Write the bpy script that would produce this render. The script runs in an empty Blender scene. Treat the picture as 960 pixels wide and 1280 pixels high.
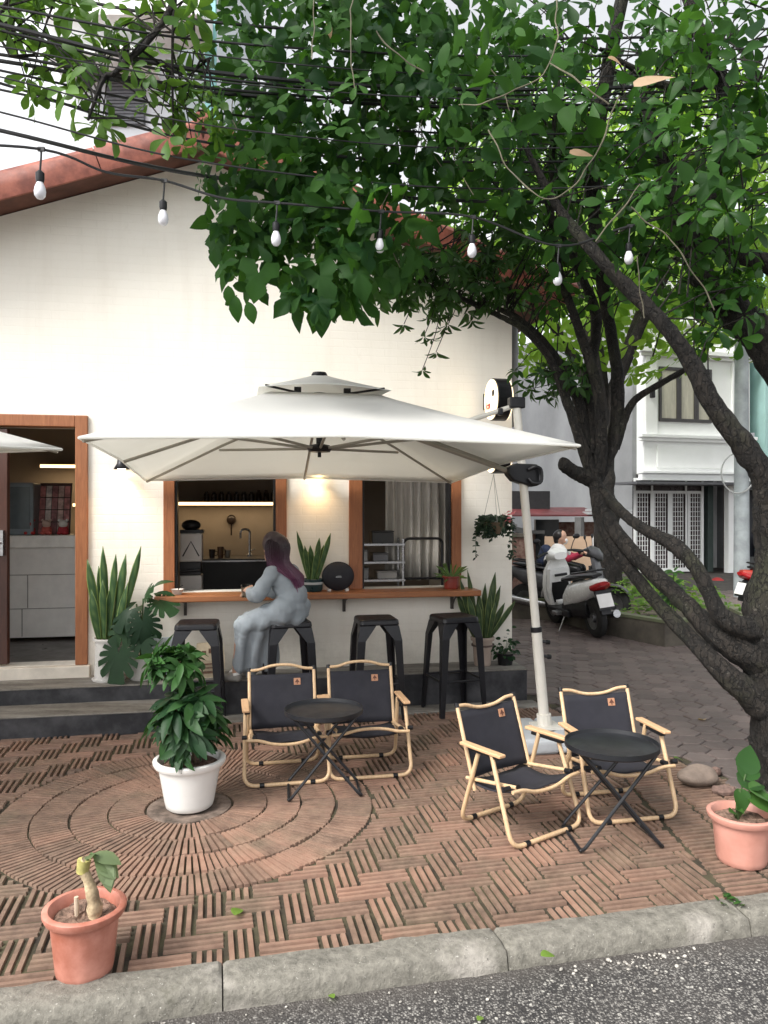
import bpy, math, random
import numpy as np
from mathutils import Vector, Matrix, noise as mnoise
random.seed(7); rng = np.random.default_rng(7)
SC = bpy.context.scene; COL = SC.collection
rad = math.radians; pi = math.pi; V = Vector

# ------------------------------------------------------------------ camera
CAM_H = 1.62
cd = bpy.data.cameras.new('camera'); cam = bpy.data.objects.new('camera', cd); COL.objects.link(cam)
cam.location = (0, 0, CAM_H); cam.rotation_euler = (rad(90), 0, 0)
cd.sensor_fit = 'HORIZONTAL'; cd.sensor_width = 36; cd.lens = 36.0; cd.shift_y = -5 / 960
cd.clip_start = .05; cd.clip_end = 600
SC.camera = cam
# ------------------------------------------------------------------ sky, sun, exposure
SUN_EL, SUN_AZ = 47, 228          # azimuth from +Y clockwise: behind the camera, to the left
w = bpy.data.worlds.new('World'); SC.world = w; w.use_nodes = True
nt = w.node_tree; bg = nt.nodes['Background']
sky = nt.nodes.new('ShaderNodeTexSky'); sky.sky_type = 'NISHITA'; sky.sun_disc = False
sky.sun_elevation = rad(SUN_EL); sky.sun_rotation = rad(SUN_AZ); sky.air_density = 1.0; sky.dust_density = 3.0
hs = nt.nodes.new('ShaderNodeHueSaturation'); hs.inputs['Saturation'].default_value = .12; hs.inputs['Value'].default_value = 1.0
nt.links.new(sky.outputs[0], hs.inputs['Color']); nt.links.new(hs.outputs[0], bg.inputs[0])
bg.inputs[1].default_value = .15
sl = bpy.data.lights.new('sun', 'SUN'); sun = bpy.data.objects.new('sun', sl); COL.objects.link(sun)
sl.energy = 1.6; sl.angle = rad(25); sl.color = (1, .965, .91)
_d = V((math.sin(rad(SUN_AZ)) * math.cos(rad(SUN_EL)), math.cos(rad(SUN_AZ)) * math.cos(rad(SUN_EL)), math.sin(rad(SUN_EL))))
sun.rotation_euler = _d.to_track_quat('Z', 'Y').to_euler(); sun.location = _d * 30
vs = SC.view_settings; vs.view_transform = 'Standard'; vs.look = 'None'; vs.gamma = 1; vs.use_curve_mapping = False
vs.exposure = 1.16
SC.cycles.max_bounces = 8; SC.cycles.transparent_max_bounces = 8; SC.cycles.sample_clamp_indirect = 4

# ------------------------------------------------------------------ measuring helpers (photo pixel -> world point)
def P(px, py, Y): return V(((px - 480) / 960 * Y, Y, CAM_H - (py - 635) / 960 * Y))
def G(px, py, z=0):
    Y = (CAM_H - z) * 960 / (py - 635); return V(((px - 480) / 960 * Y, Y, z))
WA = math.atan(.185)               # the cafe front is turned this far from the picture plane
WO = V((0, 6.62, 0)); WU = V((math.cos(WA), math.sin(WA), 0)); WN = V((-math.sin(WA), math.cos(WA), 0))
def W(s, t, z): return WO + WU * s + WN * t + V((0, 0, z))

# ------------------------------------------------------------------ mesh builder
class MB:
    def __init__(s): s.v = []; s.f = []; s.a = []; s.tint = 0.5
    def add(s, vs_, fs, m=None):
        o = len(s.v)
        for p in vs_:
            p = V(p); s.v.append(m @ p if m is not None else p); s.a.append(s.tint)
        for f in fs: s.f.append([i + o for i in f])
        return s
    def box(s, c, size, m=None, rz=0, ry=0, rx=0):
        x, y, z = [q / 2 for q in size]
        T = Matrix.Translation(V(c)) @ Matrix.Rotation(rz, 4, 'Z') @ Matrix.Rotation(ry, 4, 'Y') @ Matrix.Rotation(rx, 4, 'X')
        if m is not None: T = m @ T
        return s.add([(-x, -y, -z), (x, -y, -z), (x, y, -z), (-x, y, -z), (-x, -y, z), (x, -y, z), (x, y, z), (-x, y, z)],
                     [(3, 2, 1, 0), (4, 5, 6, 7), (0, 1, 5, 4), (1, 2, 6, 5), (2, 3, 7, 6), (3, 0, 4, 7)], T)
    def b2(s, lo, hi, m=None): return s.box([(a + b) / 2 for a, b in zip(lo, hi)], [b - a for a, b in zip(lo, hi)], m)
    def tube(s, pts, r, n=8, cap=True, closed=False, flat=1.0):
        pts = [V(p) for p in pts]; k = len(pts)
        if not hasattr(r, '__len__'): r = [r] * k
        tan = []
        for i in range(k):
            if closed: t = pts[(i + 1) % k] - pts[i - 1]
            else: t = pts[min(i + 1, k - 1)] - pts[max(i - 1, 0)]
            tan.append(t.normalized() if t.length > 1e-9 else V((0, 0, 1)))
        up = V((0, 0, 1)) if abs(tan[0].z) < .9 else V((0, 1, 0))
        nx = (up - tan[0] * up.dot(tan[0])).normalized(); vs_ = []
        for i in range(k):
            nx = (nx - tan[i] * nx.dot(tan[i])); nx = nx.normalized() if nx.length > 1e-6 else V((1, 0, 0))
            ny = tan[i].cross(nx)
            for j in range(n):
                a = 2 * pi * j / n; vs_.append(pts[i] + (nx * math.cos(a) + ny * math.sin(a) * flat) * r[i])
        fs = []
        for i in range(k if closed else k - 1):
            i2 = (i + 1) % k
            for j in range(n): fs.append((i * n + j, i * n + (j + 1) % n, i2 * n + (j + 1) % n, i2 * n + j))
        if cap and not closed: fs += [tuple(range(n))[::-1], tuple((k - 1) * n + j for j in range(n))]
        return s.add(vs_, fs)
    def lathe(s, prof, n=32, c=(0, 0, 0), m=None, cap=False):
        vs_ = []; fs = []; k = len(prof); c = V(c)
        for r, z in prof:
            for j in range(n): a = 2 * pi * j / n; vs_.append(c + V((r * math.cos(a), r * math.sin(a), z)))
        for i in range(k - 1):
            for j in range(n): fs.append((i * n + j, i * n + (j + 1) % n, (i + 1) * n + (j + 1) % n, (i + 1) * n + j))
        if cap: fs += [tuple(range(n))[::-1], tuple((k - 1) * n + j for j in range(n))]
        return s.add(vs_, fs, m)
    def ell(s, c, r, nu=16, nv=10, m=None):
        if not hasattr(r, '__len__'): r = (r, r, r)
        vs_ = [V((c[0], c[1], c[2] - r[2]))]; fs = []
        for i in range(1, nv):
            th = pi * i / nv
            for j in range(nu):
                a = 2 * pi * j / nu
                vs_.append(V((c[0] + r[0] * math.sin(th) * math.cos(a), c[1] + r[1] * math.sin(th) * math.sin(a), c[2] - r[2] * math.cos(th))))
        vs_.append(V((c[0], c[1], c[2] + r[2]))); L = len(vs_) - 1
        for j in range(nu): fs.append((0, 1 + (j + 1) % nu, 1 + j)); fs.append((L, L - nu + j, L - nu + (j + 1) % nu))
        for i in range(nv - 2):
            for j in range(nu):
                a = 1 + i * nu; b = a + nu; fs.append((a + j, a + (j + 1) % nu, b + (j + 1) % nu, b + j))
        return s.add(vs_, fs, m)
    def prism(s, poly, h, m=None):          # polygon in local XY, extruded along +Z by h
        n = len(poly)
        vs_ = [(p[0], p[1], 0) for p in poly] + [(p[0], p[1], h) for p in poly]
        fs = [tuple(range(n))[::-1], tuple(range(n, 2 * n))] + [(i, (i + 1) % n, n + (i + 1) % n, n + i) for i in range(n)]
        return s.add(vs_, fs, m)
    def loft(s, rings, cap=True, closed=True):
        n = len(rings[0]); vs_ = [p for r in rings for p in r]; fs = []
        for i in range(len(rings) - 1):
            for j in range(n if closed else n - 1): fs.append((i * n + j, i * n + (j + 1) % n, (i + 1) * n + (j + 1) % n, (i + 1) * n + j))
        if cap: fs += [tuple(range(n))[::-1], tuple((len(rings) - 1) * n + j for j in range(n))]
        return s.add(vs_, fs)
    def mesh(s, name, smooth=False):
        me = bpy.data.meshes.new(name); me.from_pydata([tuple(p) for p in s.v], [], s.f)
        at = me.attributes.new('tint', 'FLOAT', 'POINT'); at.data.foreach_set('value', np.array(s.a, dtype=np.float32))
        if smooth: me.polygons.foreach_set('use_smooth', [True] * len(me.polygons))
        me.update(); return me
    def build(s, name, mat, parent=None, smooth=False, bevel=0, seg=2, solid=0, sub=0, ang=35):
        me = s.mesh(name, smooth); o = bpy.data.objects.new(name, me); COL.objects.link(o)
        if mat is not None: me.materials.append(mat)
        if parent is not None: o.parent = parent
        if solid: q = o.modifiers.new('solid', 'SOLIDIFY'); q.thickness = solid; q.offset = 0
        if bevel:
            q = o.modifiers.new('bevel', 'BEVEL'); q.width = bevel; q.segments = seg; q.limit_method = 'ANGLE'; q.angle_limit = rad(ang)
        if sub: q = o.modifiers.new('sub', 'SUBSURF'); q.levels = sub; q.render_levels = sub
        if smooth and not bevel and not sub:
            me.set_sharp_from_angle(angle=rad(42))
        return o
def tag(o, label=None, cat=None, group=None, kind=None):
    if label: o['label'] = label
    if cat: o['category'] = cat
    if group: o['group'] = group
    if kind: o['kind'] = kind
    return o
def thing(name, label, cat, loc=(0, 0, 0), rz=0, group=None):
    o = bpy.data.objects.new(name, None); COL.objects.link(o); o.empty_display_size = .1
    o.location = loc; o.rotation_euler = (0, 0, rz)
    return tag(o, label, cat, group)
def struct(o): o['kind'] = 'structure'; return o
def dup(root, loc, rz, label):
    def cp(o, par):
        c = o.copy(); COL.objects.link(c)
        if par is not None: c.parent = par
        for ch in [q for q in kids.get(o.name, [])]: cp(ch, c)
        return c
    kids = {}
    for o in COL.objects:
        if o.parent is not None: kids.setdefault(o.parent.name, []).append(o)
    r = cp(root, None); r.location = loc; r.rotation_euler = (0, 0, rz); r['label'] = label
    return r
def smooth_path(pts, n=6):
    pts = [V(p) for p in pts]; out = []
    for i in range(len(pts) - 1):
        p0 = pts[max(i - 1, 0)]; p1 = pts[i]; p2 = pts[i + 1]; p3 = pts[min(i + 2, len(pts) - 1)]
        for k in range(n):
            t = k / n
            out.append(.5 * ((2 * p1) + (p2 - p0) * t + (2 * p0 - 5 * p1 + 4 * p2 - p3) * t * t + (3 * p1 - p0 - 3 * p2 + p3) * t ** 3))
    out.append(pts[-1]); return out
def bent(pts, r, n=5):                 # polyline with rounded corners of radius r
    pts = [V(p) for p in pts]; out = [pts[0]]
    for i in range(1, len(pts) - 1):
        a = (pts[i - 1] - pts[i]); b = (pts[i + 1] - pts[i]); q = min(r, a.length * .49, b.length * .49)
        a = pts[i] + a.normalized() * q; b = pts[i] + b.normalized() * q
        for k in range(n + 1): t = k / n; out.append(a * (1 - t) ** 2 + pts[i] * 2 * t * (1 - t) + b * t * t)
    out.append(pts[-1]); return out

# ------------------------------------------------------------------ materials
def newmat(name):
    m = bpy.data.materials.new(name); m.use_nodes = True
    return m, m.node_tree, m.node_tree.nodes['Principled BSDF']
def mixc(t, fac, a, b, mode='MIX'):
    n = t.nodes.new('ShaderNodeMix'); n.data_type = 'RGBA'; n.blend_type = mode
    for sock, val in ((n.inputs[0], fac), (n.inputs[6], a), (n.inputs[7], b)):
        if hasattr(val, 'links') or isinstance(val, bpy.types.NodeSocket): t.links.new(val, sock)
        else: sock.default_value = (*val, 1) if hasattr(val, '__len__') else val
    return n.outputs[2]
def noise(t, co, scale, detail=5, rough=.6, dist=0):
    n = t.nodes.new('ShaderNodeTexNoise'); n.inputs['Scale'].default_value = scale; n.inputs['Detail'].default_value = detail
    n.inputs['Roughness'].default_value = rough; n.inputs['Distortion'].default_value = dist
    t.links.new(co, n.inputs['Vector']); return n.outputs[0]
def ramp(t, fac, lo, hi, a=0.0, b=1.0):
    n = t.nodes.new('ShaderNodeMapRange'); n.clamp = True
    for i, q in enumerate((lo, hi, a, b)): n.inputs[i + 1].default_value = q
    t.links.new(fac, n.inputs[0]); return n.outputs[0]
def coord(t, kind='Object', sc=(1, 1, 1), rot=(0, 0, 0)):
    c = t.nodes.new('ShaderNodeTexCoord'); m = t.nodes.new('ShaderNodeMapping')
    m.inputs['Scale'].default_value = sc; m.inputs['Rotation'].default_value = rot
    t.links.new(c.outputs[kind], m.inputs[0]); return m.outputs[0]
def bump(t, b, h, strength, dist=.01, prev=None):
    n = t.nodes.new('ShaderNodeBump'); n.inputs['Strength'].default_value = strength; n.inputs['Distance'].default_value = dist
    t.links.new(h, n.inputs['Height'])
    if prev is not None: t.links.new(prev, n.inputs['Normal'])
    t.links.new(n.outputs[0], b.inputs['Normal']); return n.outputs[0]
def attr(t, name='tint'):
    n = t.nodes.new('ShaderNodeAttribute'); n.attribute_name = name; return n.outputs['Fac']
def M(name, col, rough=.55, metal=0, var=.12, scale=7, bmp=0, bscale=80, bdist=.002, stretch=(1, 1, 1), col2=None, spec=.5, lo=.35, hi=.65, coat=0):
    m, t, b = newmat(name); co = coord(t, 'Object', stretch)
    a = [c * (1 - var) for c in col]; d = col2 if col2 else [min(1, c * (1 + var)) for c in col]
    n = noise(t, co, scale); t.links.new(mixc(t, ramp(t, n, lo, hi), a, d), b.inputs['Base Color'])
    b.inputs['Metallic'].default_value = metal; b.inputs['Specular IOR Level'].default_value = spec; b.inputs['Coat Weight'].default_value = coat
    t.links.new(ramp(t, noise(t, co, scale * 2.3), .3, .7, max(0, rough - .08), min(1, rough + .08)), b.inputs['Roughness'])
    if bmp: bump(t, b, noise(t, co, bscale, 4), bmp, bdist)
    return m
def emis(name, col, st):
    m, t, b = newmat(name); b.inputs['Base Color'].default_value = (*col, 1)
    b.inputs['Emission Color'].default_value = (*col, 1); b.inputs['Emission Strength'].default_value = st; return m
def leafmat(name, dark, light, trans=.35, rough=.45, spec=.22):
    m, t, b = newmat(name); co = coord(t, 'Object')
    c = mixc(t, attr(t), dark, light)
    c = mixc(t, ramp(t, noise(t, co, 9, 3), .45, .8, 0, .35), c, [q * .55 for q in dark])
    t.links.new(c, b.inputs['Base Color']); b.inputs['Roughness'].default_value = rough; b.inputs['Specular IOR Level'].default_value = spec
    tr = t.nodes.new('ShaderNodeBsdfTranslucent'); t.links.new(mixc(t, .55, c, (light[0] * 1.6, light[1] * 1.6, light[2] * .7)), tr.inputs[0])
    mx = t.nodes.new('ShaderNodeMixShader'); mx.inputs[0].default_value = trans
    t.links.new(b.outputs[0], mx.inputs[1]); t.links.new(tr.outputs[0], mx.inputs[2])
    t.links.new(mx.outputs[0], t.nodes['Material Output'].inputs[0]); return m
def woodmat(name, a, b_, axis='Z', rough=.5, scale=5):
    m, t, b = newmat(name)
    st = {'Z': (14, 14, 1), 'X': (1, 14, 14), 'Y': (14, 1, 14)}[axis]
    co = coord(t, 'Object', st); n = noise(t, co, scale, 6, .65, 1.2)
    t.links.new(mixc(t, ramp(t, n, .3, .7), a, b_), b.inputs['Base Color'])
    b.inputs['Roughness'].default_value = rough; bump(t, b, n, .25, .002); return m

# ------------------------------------------------------------------ leaves
def _rows(ws, curve=.25, fold=.12, ys=(0, .14, .34, .55, .76, .91, 1)):
    v = []; f = []
    for y, w_ in zip(ys, ws):
        z = -curve * y * y
        v += [(-w_, y, z + fold * w_), (0, y, z), (w_, y, z + fold * w_)]
    for i in range(len(ys) - 1):
        a = i * 3; f += [(a, a + 1, a + 4, a + 3), (a + 1, a + 2, a + 5, a + 4)]
    return np.array(v, float), f
def _lobed():
    v = [(0, .25, .02)]; f = []; N = 26
    for i in range(N + 1):
        th = -2.75 + 5.5 * i / N
        r = .42 + .2 * math.cos(th * 2.9) + .06 * math.cos(th * 11) + .1 * math.cos(th / 2)
        v.append((r * math.sin(th) * .95, .3 + r * math.cos(th), -.16 * r * r * 2 - .03 * math.cos(th * 5.8)))
    for i in range(1, N + 1): f.append((0, i, i + 1))
    return np.array(v, float), [q[::-1] for q in f]
PROTO = {
    'ovate': _rows((.01, .17, .27, .29, .2, .09, .005)),
    'obov': _rows((.015, .06, .13, .2, .235, .16, .01), .3, .25),
    'lance': _rows((.01, .09, .15, .17, .125, .06, .004), .3, .3),
    'heart': _rows((.16, .33, .38, .32, .2, .08, .005), .2, .2),
    'lobed': _lobed(),
}
class Leaves:
    def __init__(s): s.q = {}
    def add(s, kind, pos, axis, normal, size, tint, wide=1.0):
        s.q.setdefault(kind, []).append((*pos, *axis, *normal, size, tint, wide))
    def rosette(s, kind, pos, axis, n, size, tint, spread=1.0, droop=.3):
        axis = V(axis).normalized(); u = axis.orthogonal().normalized(); v_ = axis.cross(u); a0 = random.random() * 6.28
        for i in range(n):
            a = a0 + 6.283 * i / n + random.uniform(-.25, .25); out = u * math.cos(a) + v_ * math.sin(a)
            d = (axis * random.uniform(.15, .75) + out * spread); d.z -= droop * random.uniform(.4, 1.3); d.normalize()
            nn = axis + V((random.uniform(-.3, .3), random.uniform(-.3, .3), random.uniform(-.1, .4)))
            s.add(kind, V(pos) + d * size * .12, d, nn, size * random.uniform(.65, 1.15), min(1, max(0, tint + random.uniform(-.18, .18))))
    def build(s, name, mat, parent=None):
        VV = []; FF = []; TT = []; off = 0
        for kind, L in s.q.items():
            pv, pf = PROTO[kind]; A = np.array(L); n = len(A); k = len(pv)
            pos = A[:, 0:3]; y = A[:, 3:6]; y = y / np.linalg.norm(y, axis=1, keepdims=True)
            x = np.cross(y, A[:, 6:9]); ln = np.linalg.norm(x, axis=1, keepdims=True)
            x = np.where(ln < 1e-4, np.array([[1., 0, 0]]), x / np.maximum(ln, 1e-9)); z = np.cross(x, y)
            sz = A[:, 9][:, None, None]
            cur = rng.uniform(.4, 2.0, (n, 1, 1))
            tw = rng.uniform(-.16, .16, (n, 1, 1))
            px_ = pv[None, :, 0:1] * A[:, 11][:, None, None]; py_ = pv[None, :, 1:2]; pz_ = pv[None, :, 2:3] * cur + tw * pv[None, :, 1:2] * pv[None, :, 0:1] * 3
            q = pos[:, None, :] + sz * (px_ * x[:, None, :] + py_ * y[:, None, :] + pz_ * z[:, None, :])
            VV.append(q.reshape(-1, 3)); TT.append(np.repeat(A[:, 10], k))
            for i in range(n):
                o = off + i * k; FF += [[j + o for j in f] for f in pf]
            off += n * k
        me = bpy.data.meshes.new(name); me.from_pydata(np.concatenate(VV).tolist(), [], FF)
        at = me.attributes.new('tint', 'FLOAT', 'POINT'); at.data.foreach_set('value', np.concatenate(TT).astype(np.float32))
        me.polygons.foreach_set('use_smooth', [True] * len(me.polygons)); me.materials.append(mat); me.update()
        o = bpy.data.objects.new(name, me); COL.objects.link(o)
        if parent is not None: o.parent = parent
        return o
def inball(): 
    while True:
        p = V((random.uniform(-1, 1), random.uniform(-1, 1), random.uniform(-1, 1)))
        if p.length < 1: return p
# ------------------------------------------------------------------ organic bodies: capsules fused by voxel remesh, baked to one surface
def blob(name, caps, voxel, mat, parent=None, smooth=4, disp=None):
    mb = MB()
    for c in caps:
        p0, r0, p1, r1 = V(c[0]), c[1], V(c[2]), c[3]
        k = max(2, int((p1 - p0).length / (min(r0, r1) * .5)) + 1); k = min(k, 24)
        for i in range(k):
            t = i / (k - 1); mb.ell(p0.lerp(p1, t), r0 + (r1 - r0) * t, 14, 9)
    me = mb.mesh(name); o = bpy.data.objects.new(name, me); COL.objects.link(o)
    q = o.modifiers.new('r', 'REMESH'); q.mode = 'VOXEL'; q.voxel_size = voxel; q.use_smooth_shade = True
    if smooth: q = o.modifiers.new('s', 'SMOOTH'); q.iterations = smooth; q.factor = .5
    dg = bpy.context.evaluated_depsgraph_get(); dg.update()
    m2 = bpy.data.meshes.new_from_object(o.evaluated_get(dg)); m2.name = name
    o.modifiers.clear(); o.data = m2; bpy.data.meshes.remove(me)
    if disp is not None:
        n = len(m2.vertices); co = np.empty(n * 3); m2.vertices.foreach_get('co', co); co = co.reshape(-1, 3)
        nr = np.empty(n * 3); m2.vertices.foreach_get('normal', nr); nr = nr.reshape(-1, 3)
        co = co + nr * disp(co)[:, None]; m2.vertices.foreach_set('co', co.ravel())
    m2.polygons.foreach_set('use_smooth', [True] * len(m2.polygons)); m2.materials.clear(); m2.materials.append(mat); m2.update()
    if parent is not None: o.parent = parent
    return o
# ================================================================== GROUND
KA = math.atan(.225); KO = V((0, 2.854, 0)); KU = V((math.cos(KA), math.sin(KA), 0)); KN = V((-math.sin(KA), math.cos(KA), 0))
def K(a, b, z=0): return KO + KU * a + KN * b + V((0, 0, z))
def ab(p): d = V(p) - KO; return d.dot(KU), d.dot(KN)
def st_(p): d = V(p) - WO; return d.dot(WU), d.dot(WN)
KM = Matrix.Translation(KO) @ Matrix.Rotation(KA, 4, 'Z'); WM = Matrix.Translation(WO) @ Matrix.Rotation(WA, 4, 'Z')

m_soil = M('soil', (.075, .06, .045), .95, var=.4, scale=3, bmp=.6, bscale=40, bdist=.01)
g = MB().add([(-150, -60, -.13), (150, -60, -.13), (150, 250, -.13), (-150, 250, -.13)], [(0, 1, 2, 3)]).build('ground', m_soil); struct(g)

# asphalt with pale stones pressed in
m, t, b = newmat('asphalt'); co = coord(t, 'Object')
vo = t.nodes.new('ShaderNodeTexVoronoi'); vo.inputs['Scale'].default_value = 130; t.links.new(co, vo.inputs['Vector'])
v2 = t.nodes.new('ShaderNodeTexVoronoi'); v2.inputs['Scale'].default_value = 70; t.links.new(co, v2.inputs['Vector'])
sp = t.nodes.new('ShaderNodeSeparateColor'); t.links.new(vo.outputs['Color'], sp.inputs[0])
sp2 = t.nodes.new('ShaderNodeSeparateColor'); t.links.new(v2.outputs['Color'], sp2.inputs[0])
big = noise(t, co, 1.3, 4)
stone = mixc(t, sp.outputs[1], (.055, .05, .047), (.33, .315, .29))
def mul(a_, b_):
    n = t.nodes.new('ShaderNodeMath'); n.operation = 'MULTIPLY'; t.links.new(a_, n.inputs[0]); t.links.new(b_, n.inputs[1]); return n.outputs[0]
f1 = mul(ramp(t, sp.outputs[0], .35, .42), ramp(t, vo.outputs['Distance'], .75, .3))
f2 = mul(ramp(t, sp2.outputs[0], .955, .965), ramp(t, v2.outputs['Distance'], .5, .36))
base = mixc(t, ramp(t, big, .35, .7), (.022, .021, .021), (.05, .046, .043))
c = mixc(t, f1, base, stone); c = mixc(t, f2, c, (.40, .385, .35))
dp = t.nodes.new('ShaderNodeVectorMath'); dp.operation = 'DOT_PRODUCT'; t.links.new(co, dp.inputs[0]); dp.inputs[1].default_value = KN
ad = t.nodes.new('ShaderNodeMath'); ad.operation = 'MULTIPLY_ADD'; t.links.new(noise(t, co, 7, 4), ad.inputs[0]); ad.inputs[1].default_value = .16; t.links.new(dp.outputs['Value'], ad.inputs[2]); kb_ = KO.dot(KN)
c = mixc(t, ramp(t, ad.outputs[0], kb_ - .21, kb_ - .05, 0, .82), c, (.075, .066, .058))
t.links.new(c, b.inputs['Base Color']); b.inputs['Roughness'].default_value = .8
bump(t, b, ramp(t, vo.outputs['Distance'], .7, .1), .8, .004)
m_asph = m
r = MB().add([K(-30, .02, -.07), K(-30, -40, -.07), K(30, -40, -.07), K(30, .02, -.07)], [(0, 1, 2, 3)]).build('road', m_asph); struct(r)

# kerb stones: rounded profile in metre lengths
m, t, b = newmat('kerb_concrete'); co = coord(t, 'Object')
n1 = noise(t, co, 2.2, 6, .65); n2 = noise(t, co, 28, 5, .7)
c = mixc(t, ramp(t, n2, .3, .7), (.105, .098, .082), (.24, .225, .19))
c = mixc(t, ramp(t, noise(t, co, 2.1, 5, .55, .4), .56, .67, 0, .8), c, (.40, .37, .33))
c = mixc(t, ramp(t, noise(t, co, 5.3, 6, .7), .58, .72, 0, .6), c, (.075, .072, .048))
c = mixc(t, ramp(t, noise(t, co, 60, 4, .7), .62, .70, 0, .7), c, (.05, .045, .04)); c = mixc(t, ramp(t, noise(t, co, 90, 3, .6), .66, .72, 0, .8), c, (.45, .43, .39))
t.links.new(c, b.inputs['Base Color']); b.inputs['Roughness'].default_value = .9
bump(t, b, n2, .9, .012); m_kerb = m
mb = MB()
for i in range(-9, 9):
    a0 = -.59 + i * 1.02; j = random.uniform(-.006, .006); dz = random.uniform(-.004, .004)
    rings = []
    for aa, sh in [(a0 + .004, .010), (a0 + .016, 0)] + [(a0 + .06 * q_, 0) for q_ in range(1, 17)] + [(a0 + 1.008, 0), (a0 + 1.019, .010)]:
        prof = [(.012, -.14), (.012, .006 - sh), (-.03, .012 - sh), (-.075, .011 - sh), (-.118 + j, .006 - sh), (-.136 + j, -.006), (-.146 + j, -.028), (-.153 + j, -.06), (-.158 + j, -.14)]
        rings.append([K(aa, q[0], q[1] + dz) for q in prof])
    mb.loft(rings)
for i, p in enumerate(mb.v):
    mb.v[i] = p + V((0, 0, .006 * mnoise.noise(p * 9) + .004 * mnoise.noise(p * 31))) + KN * (.006 * mnoise.noise(p * 13 + V((5, 0, 0))))
struct(mb.build('kerb', m_kerb, smooth=True))
mb = MB()
for k in range(150):
    a_ = random.uniform(-2.2, 2.4) if k < 90 else random.gauss(.95, .18); p = K(a_, -.17 - abs(random.gauss(0, .10 if k < 90 else .06)), -.066); r_ = random.uniform(.003, .007) * (1.5 if k > 125 else 1)
    mb.tint = random.random(); mb.ell((0, 0, 0), (r_, r_ * random.uniform(.6, 1), r_ * .6), 7, 5, Matrix.Translation(p) @ Matrix.Rotation(random.random() * 3, 4, 'Z'))
m, t, b = newmat('pebble'); t.links.new(mixc(t, attr(t), (.16, .145, .13), (.52, .49, .44)), b.inputs['Base Color']); b.inputs['Roughness'].default_value = .85
tag(mb.build('gravel', m, smooth=True), 'loose pale gravel scattered along the foot of the kerb', 'gravel', kind='stuff')

# grooved clay pavers, laid in herringbone with a fan of rings round the pot
m, t, b = newmat('clay_paver'); co = coord(t, 'Object')
n1 = noise(t, co, .9, 5, .6); n2 = noise(t, co, 14, 5, .7); n3 = noise(t, co, 2.6, 4, .6)
c = mixc(t, attr(t), (.095, .064, .048), (.36, .192, .134))
c = mixc(t, ramp(t, n1, .36, .62, 0, .8), c, (.080, .055, .041))
c = mixc(t, ramp(t, n3, .50, .70, 0, .6), c, (.085, .078, .048))
c = mixc(t, ramp(t, n2, .3, .75, 0, .5), c, (.40, .265, .19), 'MIX')
t.links.new(c, b.inputs['Base Color'])
t.links.new(ramp(t, n3, .3, .7, .5, .8), b.inputs['Roughness']); bump(t, b, n2, .5, .004); m_clay = m
m_moss = M('mossy_joint', (.055, .042, .029), .95, var=.5, scale=6, bmp=.8, bscale=120, bdist=.004, col2=(.075, .067, .035))
struct(MB().add([K(-9, 0, -.0145), K(3.4, 0, -.011), K(3.4, 4.6, -.0145), K(-9, 4.6, -.0145)], [(0, 1, 2, 3)]).build('paving_bed', m_moss))
CP = G(237, 1007); RMAX = .985
mb = MB()
def rib(mb, M4, x0, x1, y0, y1, zt, zb=-.02, e=.004):
    mb.add([(x0, y0, zb), (x1, y0, zb), (x1, y1, zb), (x0, y1, zb),
            (x0 + e, y0 + e, zt), (x1 - e, y0 + e, zt), (x1 - e, y1 - e, zt), (x0 + e, y1 - e, zt)],
           [(4, 5, 6, 7), (0, 1, 5, 4), (1, 2, 6, 5), (2, 3, 7, 6), (3, 0, 4, 7)], M4)
def paver(mb, c, rz, L, w_, nr=3, clip=None):
    M4 = Matrix.Translation(c) @ Matrix.Rotation(rz + random.uniform(-.012, .012), 4, 'Z') @ Matrix.Rotation(random.uniform(-.012, .012), 4, 'X') @ Matrix.Rotation(random.uniform(-.008, .008), 4, 'Y')
    tn = random.random(); dz = random.uniform(-.003, .003); g_ = .004; rw = (w_ - 2 * g_) / nr
    for k in range(nr):
        mb.tint = min(1, max(0, tn * .75 + random.uniform(0, .25)))
        y0 = -w_ / 2 + g_ + k * rw
        x0, x1 = -L / 2 + g_, L / 2 - g_
        if clip is not None:
            ss = [x0 + (x1 - x0) * i / 23 for i in range(24)]; okk = [clip(M4 @ V((x, y0 + rw / 2, 0))) for x in ss]
            best = (0, 0); st = None
            for i in range(25):
                if i < 24 and okk[i]: st = i if st is None else st
                elif st is not None:
                    if i - st > best[1] - best[0]: best = (st, i)
                    st = None
            if best[1] - best[0] < 3: continue
            x0, x1 = ss[best[0]], ss[best[1] - 1]
        rib(mb, M4, x0, x1, y0 + .0055, y0 + rw - .0055, dz + random.uniform(-.0012, .0012))
CW = .115
def hexline(x): return 6.22 - (x - 1.36) * 2.375
for i in range(-70, 60):
    for j in range(-2, 42):
        d = (i - j) % 4
        if d == 0: ca, cb, o = (i + 1) * CW, (j + .5) * CW, 0
        elif d == 3: ca, cb, o = (i + .5) * CW, (j + 1) * CW, pi / 2
        else: continue
        p = K(ca, cb, 0)
        if p.x < -4.8 or p.x > 1.56 or cb < -.1: continue
        s_, t_ = st_(p)
        if t_ > -.66 + (0 if s_ < -1.7 else .2): continue
        if (p - CP).length < RMAX - .15: continue
        if p.y > hexline(p.x) + .1: continue
        paver(mb, p, KA + o, 2 * CW, CW, 3, lambda v: (v - CP).length > RMAX + .016 and ab(v)[1] > .012 and v.x < 1.435 and v.y < hexline(v.x) - .01)
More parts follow.
